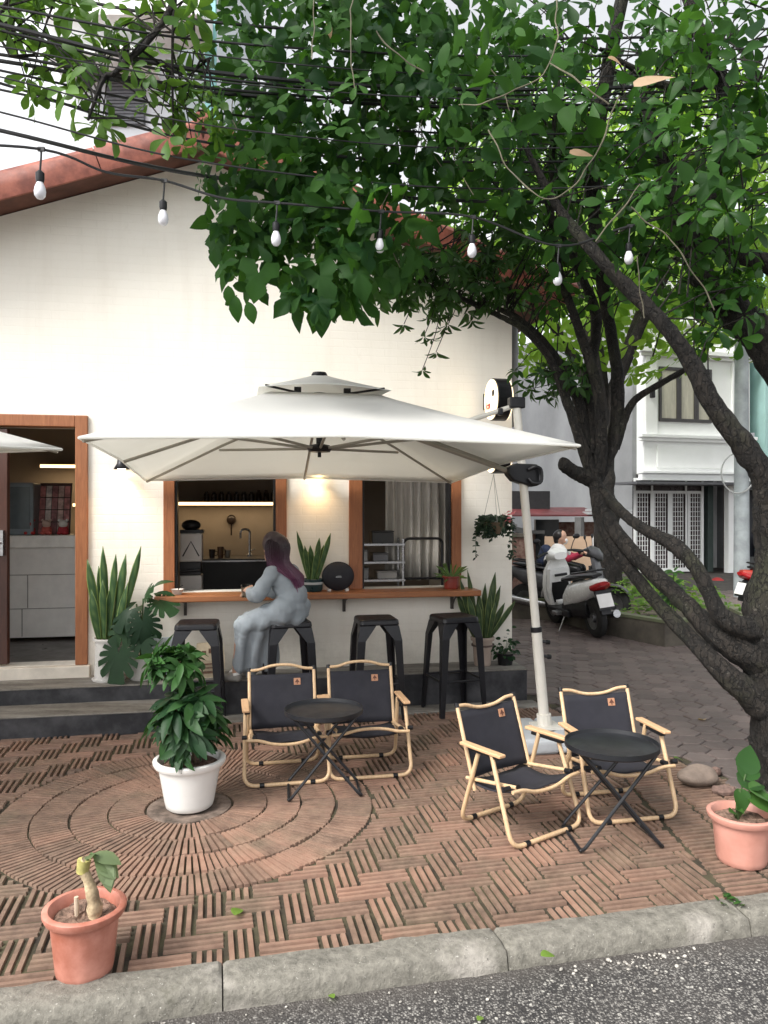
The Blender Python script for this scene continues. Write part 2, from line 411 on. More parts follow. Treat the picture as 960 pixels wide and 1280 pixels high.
for i in range(-2, 30):                     # border rows right of the herringbone
    for j in range(-2, 40):
        p = V((1.45 + .11 + i * .235, 2.9 + j * .118 + i * .052, 0)); a_, b_ = ab(p)
        if p.x > 5.0 or b_ < -.1 or p.y > hexline(p.x) + .1: continue
        paver(mb, p, KA, .23, .116, 3, lambda v: ab(v)[1] > .012 and v.x > 1.45 and v.y < hexline(v.x) - .01)
rings = [.23, .42, .61, .80, .995]
q0 = MB(); q0.lathe([(0, -.012), (.15, -.010), (.17, -.004), (.222, -.003), (.226, -.02)], 40, CP); struct(q0.build('planting_pit', M('pit_mortar', (.11, .08, .06), .9, var=.45, scale=12, bmp=.6, bscale=60, bdist=.01, col2=(.24, .18, .145)), smooth=True))
for k in range(4):
    r0, r1 = rings[k] + .004, rings[k + 1] - .004 ; n = int(2 * pi * (r0 + r1) / 2 / .030); n -= n % 4
    for i in range(n):
        a = 2 * pi * (i + .5) / n; grp = i // 4
        if i % 4 == 0: tn = random.random() * .7; dz = random.uniform(-.004, .003); ja = random.uniform(-.012, .012); jr = random.uniform(-.008, .004)
        h0 = pi * r0 / n * .82; h1 = pi * r1 / n * .82
        if i % 4 in (0,): off = .0012
        else: off = 0
        mb.tint = tn + random.uniform(0, .25); e = .003
        M4 = Matrix.Translation(CP) @ Matrix.Rotation(a + ja * .3, 4, 'Z') @ Matrix.Translation((jr, 0, 0))
        mb.add([(r0, -h0, -.02), (r1, -h1, -.02), (r1, h1, -.02), (r0, h0, -.02),
                (r0 + e, -h0 + e, dz), (r1 - e, -h1 + e, dz), (r1 - e, h1 - e, dz), (r0 + e, h0 - e, dz)],
               [(4, 5, 6, 7), (0, 1, 5, 4), (1, 2, 6, 5), (2, 3, 7, 6), (3, 0, 4, 7)], M4)
struct(mb.build('brick_paving', m_clay))

# hexagonal blocks in the alley
m, t, b = newmat('hex_block'); co = coord(t, 'Object')
n1 = noise(t, co, .7, 5); n2 = noise(t, co, 18, 6, .7)
c = mixc(t, attr(t), (.092, .068, .062), (.165, .125, .113))
c = mixc(t, ramp(t, n1, .45, .7, 0, .6), c, (.065, .054, .05)); c = mixc(t, ramp(t, n2, .4, .8, 0, .5), c, (.17, .148, .138))
t.links.new(c, b.inputs['Base Color']); b.inputs['Roughness'].default_value = .7; bump(t, b, n2, .5, .004); m_hex = m
mb = MB(); mbed = MB()
hs_ = .108; ang = WA + .12; R_ = Matrix.Rotation(ang, 4, 'Z')
for i in range(-10, 60):
    for j in range(-40, 80):
        p = R_ @ V((i * hs_ * 1.732 + (j % 2) * hs_ * .866, j * hs_ * 1.5, 0)) + V((1.6, 5.2, 0))
        s_, t_ = st_(p)
        if p.y < hexline(p.x) + .02 or p.y > 15 or p.x > 7.5: continue
        if t_ < 0 and s_ < 1.3: continue
        if t_ >= 0 and s_ < 1.2: continue
        if ab(p)[1] < .1: continue
        mb.tint = random.random(); dz = random.uniform(-.004, .004); tx, ty = random.uniform(-.02, .02), random.uniform(-.02, .02)
        ring = []
        for rr, z in ((hs_ * .97, -.012), (hs_ * .955, -.003), (hs_ * .90, .002)):
            for k in range(6):
                a = ang + pi / 6 + k * pi / 3; q = V((rr * math.cos(a), rr * math.sin(a), 0)); ring.append(p + q + V((0, 0, z + dz + q.x * tx + q.y * ty)))
        fs = [(k + q * 6, (k + 1) % 6 + q * 6, (k + 1) % 6 + 6 + q * 6, k + 6 + q * 6) for q in (0, 1) for k in range(6)] + [tuple(range(12, 18))]
        mb.add(ring, fs)
struct(mb.build('hexagon_paving', m_hex))
struct(MB().add([(1.15, 3.6, -.016), (12, 3.6, -.016), (12, 26, -.016), (-2.2, 26, -.016)], [(0, 1, 2, 3)]).build('alley_bed', M('alley_bed', (.06, .05, .045), .9, var=.4, scale=5)))

# concrete platform and step along the cafe front
m, t, b = newmat('step_concrete'); co = coord(t, 'Object', (1, 1, 1))
n1 = noise(t, coord(t, 'Object', (1.2, 5, 5)), 1.6, 6, .65); n2 = noise(t, co, 30, 5, .7)
c = mixc(t, ramp(t, n1, .4, .62), (.105, .095, .08), (.24, .225, .2)); c = mixc(t, ramp(t, n2, .35, .8, 0, .4), c, (.34, .32, .29))
t.links.new(c, b.inputs['Base Color']); b.inputs['Roughness'].default_value = .85; bump(t, b, n2, .5, .005); m_step = m
m_riser = M('dark_riser', (.028, .029, .036), .6, var=.5, scale=5, bmp=.5, bscale=40, bdist=.004, col2=(.075, .074, .08), lo=.4, hi=.75)  # risers in a darker tone than the concrete treads
def stepslab(name, s0, s1, t0, t1, z0, z1):
    mb = MB(); mb.b2((s0, t0, z1 - .012), (s1, t1, z1), WM); o = mb.build(name, m_step, bevel=.006); struct(o)
    mb = MB(); mb.b2((s0 + .004, t0 + .007, z0), (s1 - .006, t1, z1 - .0125), WM); o2 = mb.build(name + '_riser', m_riser, bevel=.004); struct(o2)
stepslab('platform', -6.5, 1.16, -.385, -.002, -.05, .27)
stepslab('lower_step', -6.5, -1.74, -.74, -.387, -.05, .152)
mb = MB(); mb.b2((-1.735, -.60, -.05), (1.2, -.388, .01), WM); struct(mb.build('apron', m_step, bevel=.01))
# ================================================================== CAFE
m, t, b = newmat('cream_painted_brick'); 
c0 = t.nodes.new('ShaderNodeTexCoord'); sx = t.nodes.new('ShaderNodeSeparateXYZ'); t.links.new(c0.outputs['Object'], sx.inputs[0])
cx = t.nodes.new('ShaderNodeCombineXYZ'); t.links.new(sx.outputs[0], cx.inputs[0]); t.links.new(sx.outputs[2], cx.inputs[1])
co = cx.outputs[0]
bt = t.nodes.new('ShaderNodeTexBrick'); t.links.new(co, bt.inputs['Vector'])
for k, q in (('Scale', 1), ('Brick Width', .235), ('Row Height', .068), ('Mortar Size', .006), ('Mortar Smooth', .7)): bt.inputs[k].default_value = q
bt.inputs['Color1'].default_value = (1, 1, 1, 1); bt.inputs['Color2'].default_value = (.86, .86, .86, 1); bt.inputs['Mortar'].default_value = (.55, .55, .55, 1)
n1 = noise(t, co, .8, 5); n2 = noise(t, co, 22, 5, .65); n3 = noise(t, coord(t, 'Object', (5, 5, .7)), 1.5, 5); n4 = noise(t, co, 3.2, 6, .7); n5 = noise(t, co, 60, 3, .6)
c = mixc(t, ramp(t, n1, .35, .65), (.82, .775, .69), (.86, .825, .75)); c = mixc(t, ramp(t, n3, .5, .75, 0, .22), c, (.66, .60, .52))
c = mixc(t, ramp(t, bt.outputs['Color'], .5, .9, .06, 0), c, (.6, .55, .48))
gm = t.nodes.new('ShaderNodeMath'); gm.operation = 'MULTIPLY_ADD'; t.links.new(n4, gm.inputs[0]); gm.inputs[1].default_value = -.75; t.links.new(sx.outputs[2], gm.inputs[2])
c = mixc(t, ramp(t, gm.outputs[0], -.1, .12, .5, 0), c, (.40, .36, .30))
c = mixc(t, ramp(t, n4, .62, .68, 0, .16), c, (.62, .55, .46)); c = mixc(t, ramp(t, n5, .62, .75, 0, .14), c, (.6, .55, .47))
t.links.new(c, b.inputs['Base Color']); b.inputs['Roughness'].default_value = .8
p_ = bump(t, b, bt.outputs['Color'], .26, .007); bump(t, b, n2, .35, .005, p_); m_wall = m
m_plas = M('inner_plaster', (.34, .29, .24), .85, var=.1, scale=2)
m_frame = woodmat('orange_brown_wood', (.22, .075, .028), (.36, .14, .055), 'Z', .45)
m_frameX = woodmat('orange_brown_board', (.22, .08, .03), (.37, .15, .06), 'X', .4)
m_dark = woodmat('dark_brown_wood', (.035, .012, .008), (.075, .026, .016), 'Z', .4)
m_tile = M('red_clay_tile', (.21, .052, .032), .6, var=.3, scale=9, bmp=.3, bscale=50, col2=(.31, .095, .06))
m_black = M('black_metal', (.012, .012, .014), .4, .3, var=.2)
m_white = M('white_paint', (.72, .71, .69), .5, var=.05)
m_steel = M('steel', (.42, .42, .43), .3, 1, var=.15, stretch=(1, 1, 8))

cafe = thing('cafe_building', 'cream painted brick cafe with red tiled gable and two wooden serving windows', 'building', WO, WA)
S0, S1, SA, TH = -4.157, 1.157, -1.5, .18
def zt(s): return 4.49 - .36 * abs(s - SA)
sb = [S0, -3.75, -2.51, -1.745, SA, -.925, -.19, .60, S1]; zb = [-.1, .365, .926, 2.06, 2.27]
HOLES = [(-3.75, -2.51, .365, 2.27), (-1.745, -.925, .926, 2.06), (-.19, .60, .926, 2.06)]
def hole(sc, zc): return any(h[0] < sc < h[1] and h[2] < zc < h[3] for h in HOLES)
mb = MB()
for i in range(len(sb) - 1):
    a0, a1 = sb[i], sb[i + 1]
    for j in range(len(zb)):
        z0 = zb[j]; top = j == len(zb) - 1
        z1a, z1b = (zt(a0), zt(a1)) if top else (zb[j + 1],) * 2
        if hole((a0 + a1) / 2, (z0 + z1a) / 2 if not top else 3): continue
        mb.add([(a0, 0, z0), (a1, 0, z0), (a1, 0, z1b), (a0, 0, z1a)], [(0, 1, 2, 3)])
        mb.add([(a0, TH, z0), (a1, TH, z0), (a1, TH, z1b), (a0, TH, z1a)], [(3, 2, 1, 0)])
for h in HOLES:
    q = [(h[0], h[2]), (h[1], h[2]), (h[1], h[3]), (h[0], h[3])]
    for k in range(4):
        a, d = q[k], q[(k + 1) % 4]; mb.add([(a[0], 0, a[1]), (d[0], 0, d[1]), (d[0], TH, d[1]), (a[0], TH, a[1])], [(0, 1, 2, 3)])
mb.add([(S1, 0, -.1), (S1, 7, -.1), (S1, 7, zt(S1)), (S1, 0, zt(S1))], [(0, 1, 2, 3)])
mb.add([(S0, 0, -.1), (S0, 7, -.1), (S0, 7, zt(S0)), (S0, 0, zt(S0))], [(3, 2, 1, 0)])
mb.build('wall', m_wall, cafe)
# roof: two slopes with overhang, clay verge tiles along the gable, eave tile rows
E0, E1, F0, F1 = -4.56, 1.56, -.41, 7.3
mb = MB()
def slab(s0, s1, dz0, dz1):
    q = [(s0, zt(s0) + dz0), (s1, zt(s1) + dz0), (s1, zt(s1) + dz1), (s0, zt(s0) + dz1)]
    vs_ = [(a, F0 + .05, z) for a, z in q] + [(a, F1, z) for a, z in q]
    mb.add(vs_, [(3, 2, 1, 0), (4, 5, 6, 7), (0, 1, 5, 4), (1, 2, 6, 5), (2, 3, 7, 6), (3, 0, 4, 7)])
slab(E0, SA - .001, .012, .11); slab(SA + .001, E1, .012, .11)
roof = mb.build('roof', M('roof_underside', (.11, .045, .03), .8, var=.3, scale=4), cafe)
mb = MB()
def verge(s0, s1, seg):
    n = max(1, round(abs(s1 - s0) / seg)); c = math.sqrt(1 + .36 ** 2)
    for k in range(n):
        a, d = s0 + (s1 - s0) * k / n, s0 + (s1 - s0) * (k + 1) / n; mid = (a + d) / 2; L = abs(d - a) * c - .008
        th = math.atan(-.36 if mid > SA else .36)
        pr = [(-.01, -.055), (-.028, .03), (-.022, .12), (.03, .168), (.24, .18), (.24, .16), (.05, .14), (.02, .1), (.012, -.055)]
        rot = Matrix.Translation((mid, F0 + .03, zt(mid))) @ Matrix.Rotation(-th, 4, 'Y')
        rings = [[rot @ V((x, q[0] + random.uniform(-.002, .002), q[1] + (.006 if x < 0 else 0))) for q in pr] for x in (-L / 2, 0, L / 2)]
        mb.loft(rings)
verge(E0, SA, .78); verge(SA, E1, .34)
mb.build('verge_tile', m_tile, roof, smooth=True)
mb = MB()
for k in range(38):
    tt = F0 + .12 + k * .2
    prof = [(.09 * math.cos(a), .055 * math.sin(a)) for a in [pi * i / 8 for i in range(9)]]
    rings = [[(s_, tt + q[0], zt(s_) + .115 + q[1]) for q in prof] for s_ in (E1 + .05, E1 - .4, SA + .1)]
    mb.loft(rings, closed=False)
    rings = [[(s_, tt + q[0], zt(s_) + .115 + q[1]) for q in prof[::-1]] for s_ in (E0 - .05, E0 + .4, SA - .1)]
    mb.loft(rings, closed=False)
mb.build('tile_row', m_tile, roof, smooth=True, solid=.012)
mb = MB(); mb.tube([(SA, F0 + .02, zt(SA) + .16), (SA, F1, zt(SA) + .16)], .07, 10); mb.build('ridge_tile', m_tile, roof, smooth=True)

# door
df = MB(); 
df.b2((-2.515, -.03, .365), (-2.42, .12, 2.361)); df.b2((-3.84, -.03, .365), (-3.745, .12, 2.361)); df.b2((-3.7445, -.03, 2.268), (-2.5155, .12, 2.361))
dfo = df.build('door_frame', m_frame, cafe, bevel=.006)
dl = MB(); dl.b2((-.04, -.022, 0), (.04, .022, 1.86)); dl.b2((-.62, -.022, 0), (-.54, .022, 1.86)); dl.b2((-.5395, -.022, 1.74), (-.0405, .022, 1.86)); dl.b2((-.5395, -.022, 0), (-.0405, .022, .2))
leaf = dl.build('door', m_dark, cafe, bevel=.004); leaf.location = (-3.06, .02, .385); leaf.rotation_euler = (0, 0, rad(-12))
gl, t, b = newmat('window_glass'); b.inputs['Base Color'].default_value = (.8, .85, .85, 1); b.inputs['Roughness'].default_value = .03; b.inputs['Transmission Weight'].default_value = 1; b.inputs['IOR'].default_value = 1.2
m_glass = gl
q = MB(); q.b2((-.54, -.004, .2), (-.04, .004, 1.74)); q.build('pane', m_glass, leaf)
q = MB(); q.b2((-.02, -.05, .86), (.02, -.022, 1.06)); q.tube(bent([(0, -.03, .96), (0, -.075, .96), (-.11, -.075, .96)], .02), .009); q.build('handle', m_steel, leaf)
q = MB(); q.b2((-3.9, -.06, .25), (-2.40, .5, .362)); q.build('door_sill', M('sill_stone', (.66, .6, .52), .7, var=.15, scale=4), cafe, bevel=.006)
# serving windows
def winframe(s0, s1, w0, w1, right_panel=False):
    mb = MB(); mb.b2((s0, -.025, .927), (s0 + w0, .14, 2.15)); mb.b2((s1 - w1, -.025, .927), (s1, .14, 2.15))
    mb.b2((s0 + w0 + .001, -.024, 2.062), (s1 - w1 - .001, .14, 2.149))
    f = mb.build('window', m_frame, cafe, bevel=.005)
    e = MB(); e.b2((s0 + w0 + .0005, .0, .929), (s0 + w0 + .018, .139, 2.06)); e.build('inner_edge', m_black, f, bevel=.002)
    e = MB(); e.b2((s1 - w1 - .018, .0, .929), (s1 - w1 - .0005, .139, 2.06)); e.build('inner_edge', m_black, f, bevel=.002)
    return f
w1 = winframe(-1.835, -.835, .09, .09); w2 = winframe(-.306, .685, .115, .085)
# counter board under the windows
q = MB(); q.b2((-1.88, -.285, .876), (.785, .16, .9255)); cb = q.build('counter_board', m_frameX, cafe, bevel=.008)
for s_ in (-1.66, -.35, .60):
    q = MB(); q.b2((s_ - .012, -.035, .74), (s_ + .012, -.002, .874)); q.b2((s_ - .012, -.19, .862), (s_ + .012, -.036, .8745))
    q.tube(smooth_path([(s_, -.17, .862), (s_, -.1, .83), (s_, -.03, .75)], 5), .006); q.build('bracket', M('bracket_metal', (.1, .09, .085), .45, .8), cb)
# drainpipe at the right corner
q = MB(); q.tube([(1.20, .06, 2.38), (1.20, .06, 3.3)], .035, 12); q.tube([(1.20, .06, 2.35), (1.20, .06, 2.42)], .042, 12); q.tube([(1.2, .06, 3.0), (1.2, .06, 3.06)], .042, 12); q.build('drainpipe', M('grey_pipe', (.2, .21, .22), .5), cafe, smooth=True)

# ------------------------------------------------------------------ inside
q = MB(); q.b2((S0 + .02, .185, .3), (S1 - .02, 6, .364)); q.build('inner_floor', M('dark_floor', (.07, .06, .055), .35, var=.3, scale=3), cafe)
q = MB(); q.b2((S0 + .02, 3.0, .366), (S1 - .02, 3.1, 3.0)); q.b2((-2.1, 1.3, .366), (-2.04, 2.99, 2.78)); q.build('inner_wall', m_plas, cafe)
q = MB(); q.b2((S0 + .02, .185, 2.8), (S1 - .02, 3.09, 2.86)); q.build('inner_ceiling', m_plas, cafe)
m_led = emis('warm_led', (1, .66, .32), 1.9)
def shelf(name, lab, s0, s1, z, t1=2.995, d=.24):
    sh = thing(name, lab, 'shelf', W((s0 + s1) / 2, t1 - d / 2, z), WA); L = (s1 - s0) / 2
    q = MB(); q.b2((-L, -d / 2, 0), (L, d / 2, .03)); q.build('board', M('shelf_board', (.2, .13, .08), .5), sh)
    q = MB(); q.b2((-L, -d / 2 - .012, -.012), (L, -d / 2 - .001, .022)); q.build('led_strip', m_led, sh)
    ld = bpy.data.lights.new('led_light', 'AREA'); ld.shape = 'RECTANGLE'; ld.size = 2 * L; ld.size_y = .02; ld.energy = 1.9 * L; ld.color = (1, .74, .44)
    lo = bpy.data.objects.new('led_light', ld); COL.objects.link(lo); lo.parent = sh; lo.location = (0, -d / 2 - .006, -.018); return sh
shelf('wall_shelf', 'long lit shelf of jars seen through the left serving window', -2.0, -.7, 1.665)
shelf('wall_shelf', 'upper lit shelf seen high up through the open doorway', -3.45, -2.12, 2.09)
shelf('wall_shelf', 'lower lit shelf seen through the doorway behind the magazines', -3.1, -2.12, 1.65)
# ------------------------------------------------------------------ things inside the cafe
def jar(name, lab, p, r, h, mat, group=None):
    q = MB(); q.lathe([(0, 0), (r, 0), (r, h * .75), (r * .6, h * .86), (r * .6, h), (0, h)], 12)
    o = q.build(name, mat, smooth=True); o.location = p; return tag(o, lab, 'jar', group)
m_jar = M('dark_jar', (.03, .02, .016), .3, var=.4)
for k in range(10):
    jar('jar', 'dark jar in the row on the lit shelf inside the left serving window', W(-1.62 + k * .088, 2.86, 1.696), .033, .12 + .02 * (k > 6), m_jar, 'jars on the inside shelf')
for k, (s_, r_, h_) in enumerate([(-2.95, .05, .1), (-2.72, .06, .14)]):
    jar('canister', ['small dark canister on the lower doorway shelf', 'wide dark canister on the lower doorway shelf, right of the small one'][k], W(s_ + .42, 2.86, 1.681), r_, h_, m_jar)
ct = thing('service_counter', 'white panelled order counter standing inside the open doorway', 'counter', W(-3.05, 1.25, .364), WA)
q = MB(); q.b2((-.9, 0, .03), (.93, .5, .88)); q.build('base', M('counter_white', (.72, .69, .66), .5, var=.06), ct)
q = MB(); q.b2((-.92, -.03, .8805), (.95, .52, .996)); q.build('top', M('counter_top', (.76, .73, .69), .35), ct, bevel=.006)
q = MB()
for z in (.30, .62): q.b2((-.9, -.006, z), (.93, -.0005, z + .006))
for x, z0, z1 in ((-.15, .31, .62), (-.2, .04, .3), (.45, .31, .62), (.4, .04, .3)): q.b2((x, -.006, z0), (x + .006, -.0005, z1))
q.build('panel_joint', M('joint_grey', (.22, .2, .19), .7), ct)
fr = thing('display_fridge', 'grey blue display fridge on the order counter behind the door', 'fridge', W(-3.32, 1.42, 1.362), WA)
q = MB(); q.b2((-.16, -.12, 0), (.16, .2, .50)); q.build('body', M('fridge_grey', (.16, .19, .21), .35), fr, bevel=.01)
q = MB(); q.b2((-.13, -.128, .06), (.13, -.1205, .46)); q.build('door', M('fridge_door', (.08, .1, .11), .15), fr)
mg = thing('magazine_rack', 'leaning rack of pink and white magazines on the order counter', 'rack', W(-3.02, 1.46, 1.363), WA)
q = MB(); q.box((0, .09, .25), (.3, .012, .52), rx=rad(-12)); q.build('back_board', m_dark, mg)
cols = [(.42, .16, .15), (.5, .42, .38), (.3, .12, .12), (.45, .3, .26)]
for k in range(5):
    q = MB()
    for z in range(4): q.box((-.115 + k * .057, .028 + z * .026, .06 + z * .12), (.05, .01, .11), rx=rad(-12))
    q.build('magazine', M('magazine_%d' % k, cols[k % 4], .5, var=.45, scale=14), mg)
for k, lab in enumerate(['red plush toy at the left of the toy row on the order counter', 'pale faced plush toy in the middle of the toy row on the order counter', 'black and white plush toy at the right end of the toy row']):
    pt = thing('plush_toy', lab, 'toy', W(-3.2 + k * .15, 1.34, 1.362), WA)
    q = MB(); q.ell((0, 0, .045), (.05, .04, .045)); q.ell((.03, -.02, .02), (.025, .03, .02), 10, 6); q.ell((-.03, -.02, .02), (.025, .03, .02), 10, 6)
    q.build('body', M('plush_%d' % k, [(.4, .03, .03), (.45, .1, .08), (.35, .03, .04)][k], .9), pt, smooth=True)
    q = MB(); q.ell((0, -.008, .105), (.042, .038, .038)); q.ell((-.035, 0, .14), .014, 8, 6); q.ell((.035, 0, .14), .014, 8, 6)
    q.build('head', M('plush_head_%d' % k, [(.4, .05, .05), (.5, .36, .3), (.6, .58, .55)][k], .9), pt, smooth=True)
kc = thing('kitchen_counter', 'black kitchen counter with steel edge inside the left window', 'counter', W(-1.15, 1.75, .364), WA)
q = MB(); q.b2((-.6, 0, 0), (.75, .55, .68)); q.build('base', M('black_laminate', (.008, .008, .008), .45), kc)
q = MB(); q.b2((-.62, -.02, .681), (.77, .57, .72)); q.build('top', M('black_top', (.014, .013, .013), .35), kc)
q = MB(); q.b2((-.62, -.027, .69), (.77, -.021, .705)); q.build('edge_trim', m_steel, kc)
fa = thing('faucet', 'curved steel faucet over the black kitchen counter', 'faucet', W(-1.12, 2.15, 1.085), WA)
q = MB(); q.tube(bent([(0, 0, 0), (0, 0, .3), (-.1, -.04, .3), (-.1, -.04, .2)], .045, 8), .012); q.build('spout', m_steel, fa, smooth=True)
q = MB(); q.lathe([(0, 0), (.03, 0), (.03, .02), (.018, .03), (0, .03)], 12); q.tube([(0, 0, .06), (.06, 0, .08)], .007); q.build('base', m_steel, fa, smooth=True)
for k in range(9):
    x_, t_, z_ = [(-1.52, 1.95, 1.085), (-1.43, 1.9, 1.085), (-1.36, 2.0, 1.085), (-.80, 1.95, 1.085), (-.72, 2.0, 1.085), (-2.55, 2.86, 1.681), (-2.45, 2.88, 1.681), (-2.35, 2.86, 1.681), (-2.25, 2.86, 1.681)][k]
    cu = thing('cup', ['small dark cup farthest left on the kitchen counter', 'brown cup second on the kitchen counter', 'pale cup in the cup trio on the kitchen counter', 'dark cup right of the soap bottle', 'brown cup farthest right on the kitchen counter', 'dark cup first on the lower doorway shelf', 'brown cup second on the lower doorway shelf', 'pale cup third on the lower doorway shelf', 'dark cup last on the lower doorway shelf'][k], 'cup', W(x_, t_, z_), .7 * k)
    h_ = [.09, .12, .08, .1, .13, .1, .13, .08, .1][k]; cm = M('cup_%d' % k, [(.04, .03, .03), (.12, .06, .03), (.4, .37, .33)][k % 3], .35)
    q = MB(); q.lathe([(0, 0), (.028, 0), (.036, h_), (.033, h_), (.026, .01), (0, .01)], 16); q.build('cup_body', cm, cu, smooth=True)
    q = MB(); q.tube(smooth_path([(.033, 0, h_ * .8), (.058, 0, h_ * .7), (.055, 0, h_ * .35), (.03, 0, h_ * .25)], 3), .005, 6); q.build('cup_handle', cm, cu, smooth=True)
bot = thing('soap_bottle', 'small dark bottle beside the kitchen faucet', 'bottle', W(-.93, 2.1, 1.085), WA)
q = MB(); q.lathe([(0, 0), (.03, 0), (.03, .1), (.012, .13), (.012, .15), (0, .15)], 12); q.build('body', m_jar, bot, smooth=True)
q = MB(); q.tube([(0, 0, .15), (0, 0, .175), (.03, 0, .17)], .006); q.build('pump', m_black, bot)
lad = thing('ladle', 'dark round strainer hanging above the kitchen counter', 'utensil', W(-1.33, 2.96, 1.33), WA)
q = MB(); q.ell((0, 0, .15), (.055, .025, .06)); q.build('bowl', m_jar, lad, smooth=True)
q = MB(); q.tube([(0, 0, .095), (0, 0, -.04)], .009); q.build('grip', m_jar, lad)
gr = thing('coffee_machine', 'white machine with dark chevron at the left of the left window', 'machine', W(-1.72, .55, .926), WA)
m_mach = M('machine_white', (.42, .4, .39), .35, var=.06)
q = MB(); q.b2((-.02, -.12, -.56), (.17, .12, .10)); q.b2((-.02, -.12, .22), (.17, .12, .47)); q.build('body', m_mach, gr, bevel=.012)
q = MB(); q.b2((-.025, -.1, .101), (.16, .1, .219)); q.tube([(-.02, -.13, .14), (.16, -.13, .15)], .015); q.build('brew_group', m_black, gr, bevel=.01)
q = MB(); q.tube([(.005, -.1225, .27), (.075, -.1225, .40), (.145, -.1225, .27)], .006, 6); q.build('chevron', m_black, gr)
q = MB(); q.ell((.07, 0, .54), (.085, .085, .05)); q.b2((-.02, -.1, .471), (.18, .1, .5)); q.build('bean_hopper', m_black, gr, smooth=True)
# curtain, rack, folding chair and trolley behind the right window
m_cur = M('satin_curtain', (.62, .59, .54), .28, var=.12, scale=3, stretch=(6, 6, .6))
q = MB(); n = 90; rings = []
for z in (.95, 1.2, 1.5, 1.8, 2.1, 2.35):
    rr = []
    for i in range(n):
        u = i / (n - 1); fold = .035 * math.sin(u * 46 + .6 * math.sin(z * 3)) + .02 * math.sin(u * 19 + z * 2)
        rr.append(W(.10 + u * .62, .48 + fold * (1.25 - (z - .95) * .3), z))
    rings.append(rr)
q.loft(rings, cap=False, closed=False); o = q.build('curtain', m_cur, smooth=True, solid=.004); tag(o, 'shiny grey curtain hanging behind the right serving window', 'curtain')
rk = thing('steel_rack', 'steel kitchen rack with shelves of trays inside the right window', 'rack', W(-.06, .34, .364), WA)
q = MB()
for x in (-.2, .28):
    for y in (-.1, .12): q.tube([(x, y, 0), (x, y, .98)], .011)
for k, z in enumerate((.60, .76, .92)):
    q2 = MB(); q2.b2((-.215, -.115, z), (.295, .135, z + .018)); q2.build('shelf', m_steel, rk)
q.build('post', m_steel, rk)
for k, (x, z, sx_, sz_, c) in enumerate([(-.1, .619, .14, .09, (.2, .2, .2)), (.14, .619, .18, .06, (.25, .24, .23)), (-.1, .779, .12, .09, (.3, .3, .3)), (.08, .779, .14, .06, (.12, .12, .13)), (.1, .939, .2, .1, (.02, .02, .02))]):
    bx = thing('storage_box', ['grey box low on the steel rack', 'wide pale box low on the steel rack', 'light grey box on the middle rack shelf', 'dark flat tray on the middle rack shelf', 'black bin on top of the steel rack'][k], 'box', W(-.06 + x, .35, .364 + z), WA)
    q = MB(); q.b2((-sx_ / 2, -.08, 0), (sx_ / 2, .08, sz_)); q.build('body', M('box_%d' % k, c, .4), bx, bevel=.006)
    q = MB(); q.b2((-sx_ / 2 - .004, -.084, sz_ + .0005), (sx_ / 2 + .004, .084, sz_ + .012)); q.build('lid', M('boxlid_%d' % k, [v * .7 for v in c], .4), bx, bevel=.003)
fc = thing('folding_chair', 'black tubular chair back standing inside the right window', 'chair', W(.40, .27, .364), WA)
q = MB(); q.tube(bent([(-.17, 0, 0), (-.17, 0, .98), (.19, 0, .98), (.19, 0, 0)], .06), .012); q.tube([(-.17, 0, .62), (.19, 0, .62)], .01); q.build('frame', m_black, fc, smooth=True)
q = MB(); q.b2((-.16, 0, .44), (.18, .16, .47)); q.build('seat', m_black, fc)

# ------------------------------------------------------------------ wall lamps and round signs
def wall_lamp(lab, s, z):
    L = thing('wall_lamp', lab, 'lamp', W(s, 0, z), WA)
    q = MB(); q.b2((-.035, -.02, .02), (.035, -.0005, .12)); q.tube([(0, -.02, .09), (0, -.09, .09)], .009); q.build('mount', m_black, L, bevel=.004)
    q = MB(); q.lathe([(.02, .1), (.03, .09), (.035, .045), (.062, .0)], 20, (0, -.09, 0)); q.build('lamp_shade', m_black, L, smooth=True, solid=.003)
    q = MB(); q.ell((0, -.09, .012), (.034, .034, .03)); q.build('bulb', emis('lamp_bulb', (1, .76, .45), 14), L, smooth=True)
    ld = bpy.data.lights.new('lamp_glow', 'SPOT'); ld.energy = 6; ld.color = (1, .62, .28); ld.shadow_soft_size = .03; ld.spot_size = rad(125); ld.spot_blend = .8
    lo = bpy.data.objects.new('lamp_glow', ld); COL.objects.link(lo); lo.parent = L; lo.location = (0, -.09, -.02)
wall_lamp('small black wall lamp glowing between the doorway and left window', -2.15, 1.93)
wall_lamp('small black wall lamp glowing between the two serving windows', -.575, 1.90)
m_sign = emis('sign_face', (1, .80, .52), .85)
m_red = M('sign_red', (.35, .03, .02), .5)
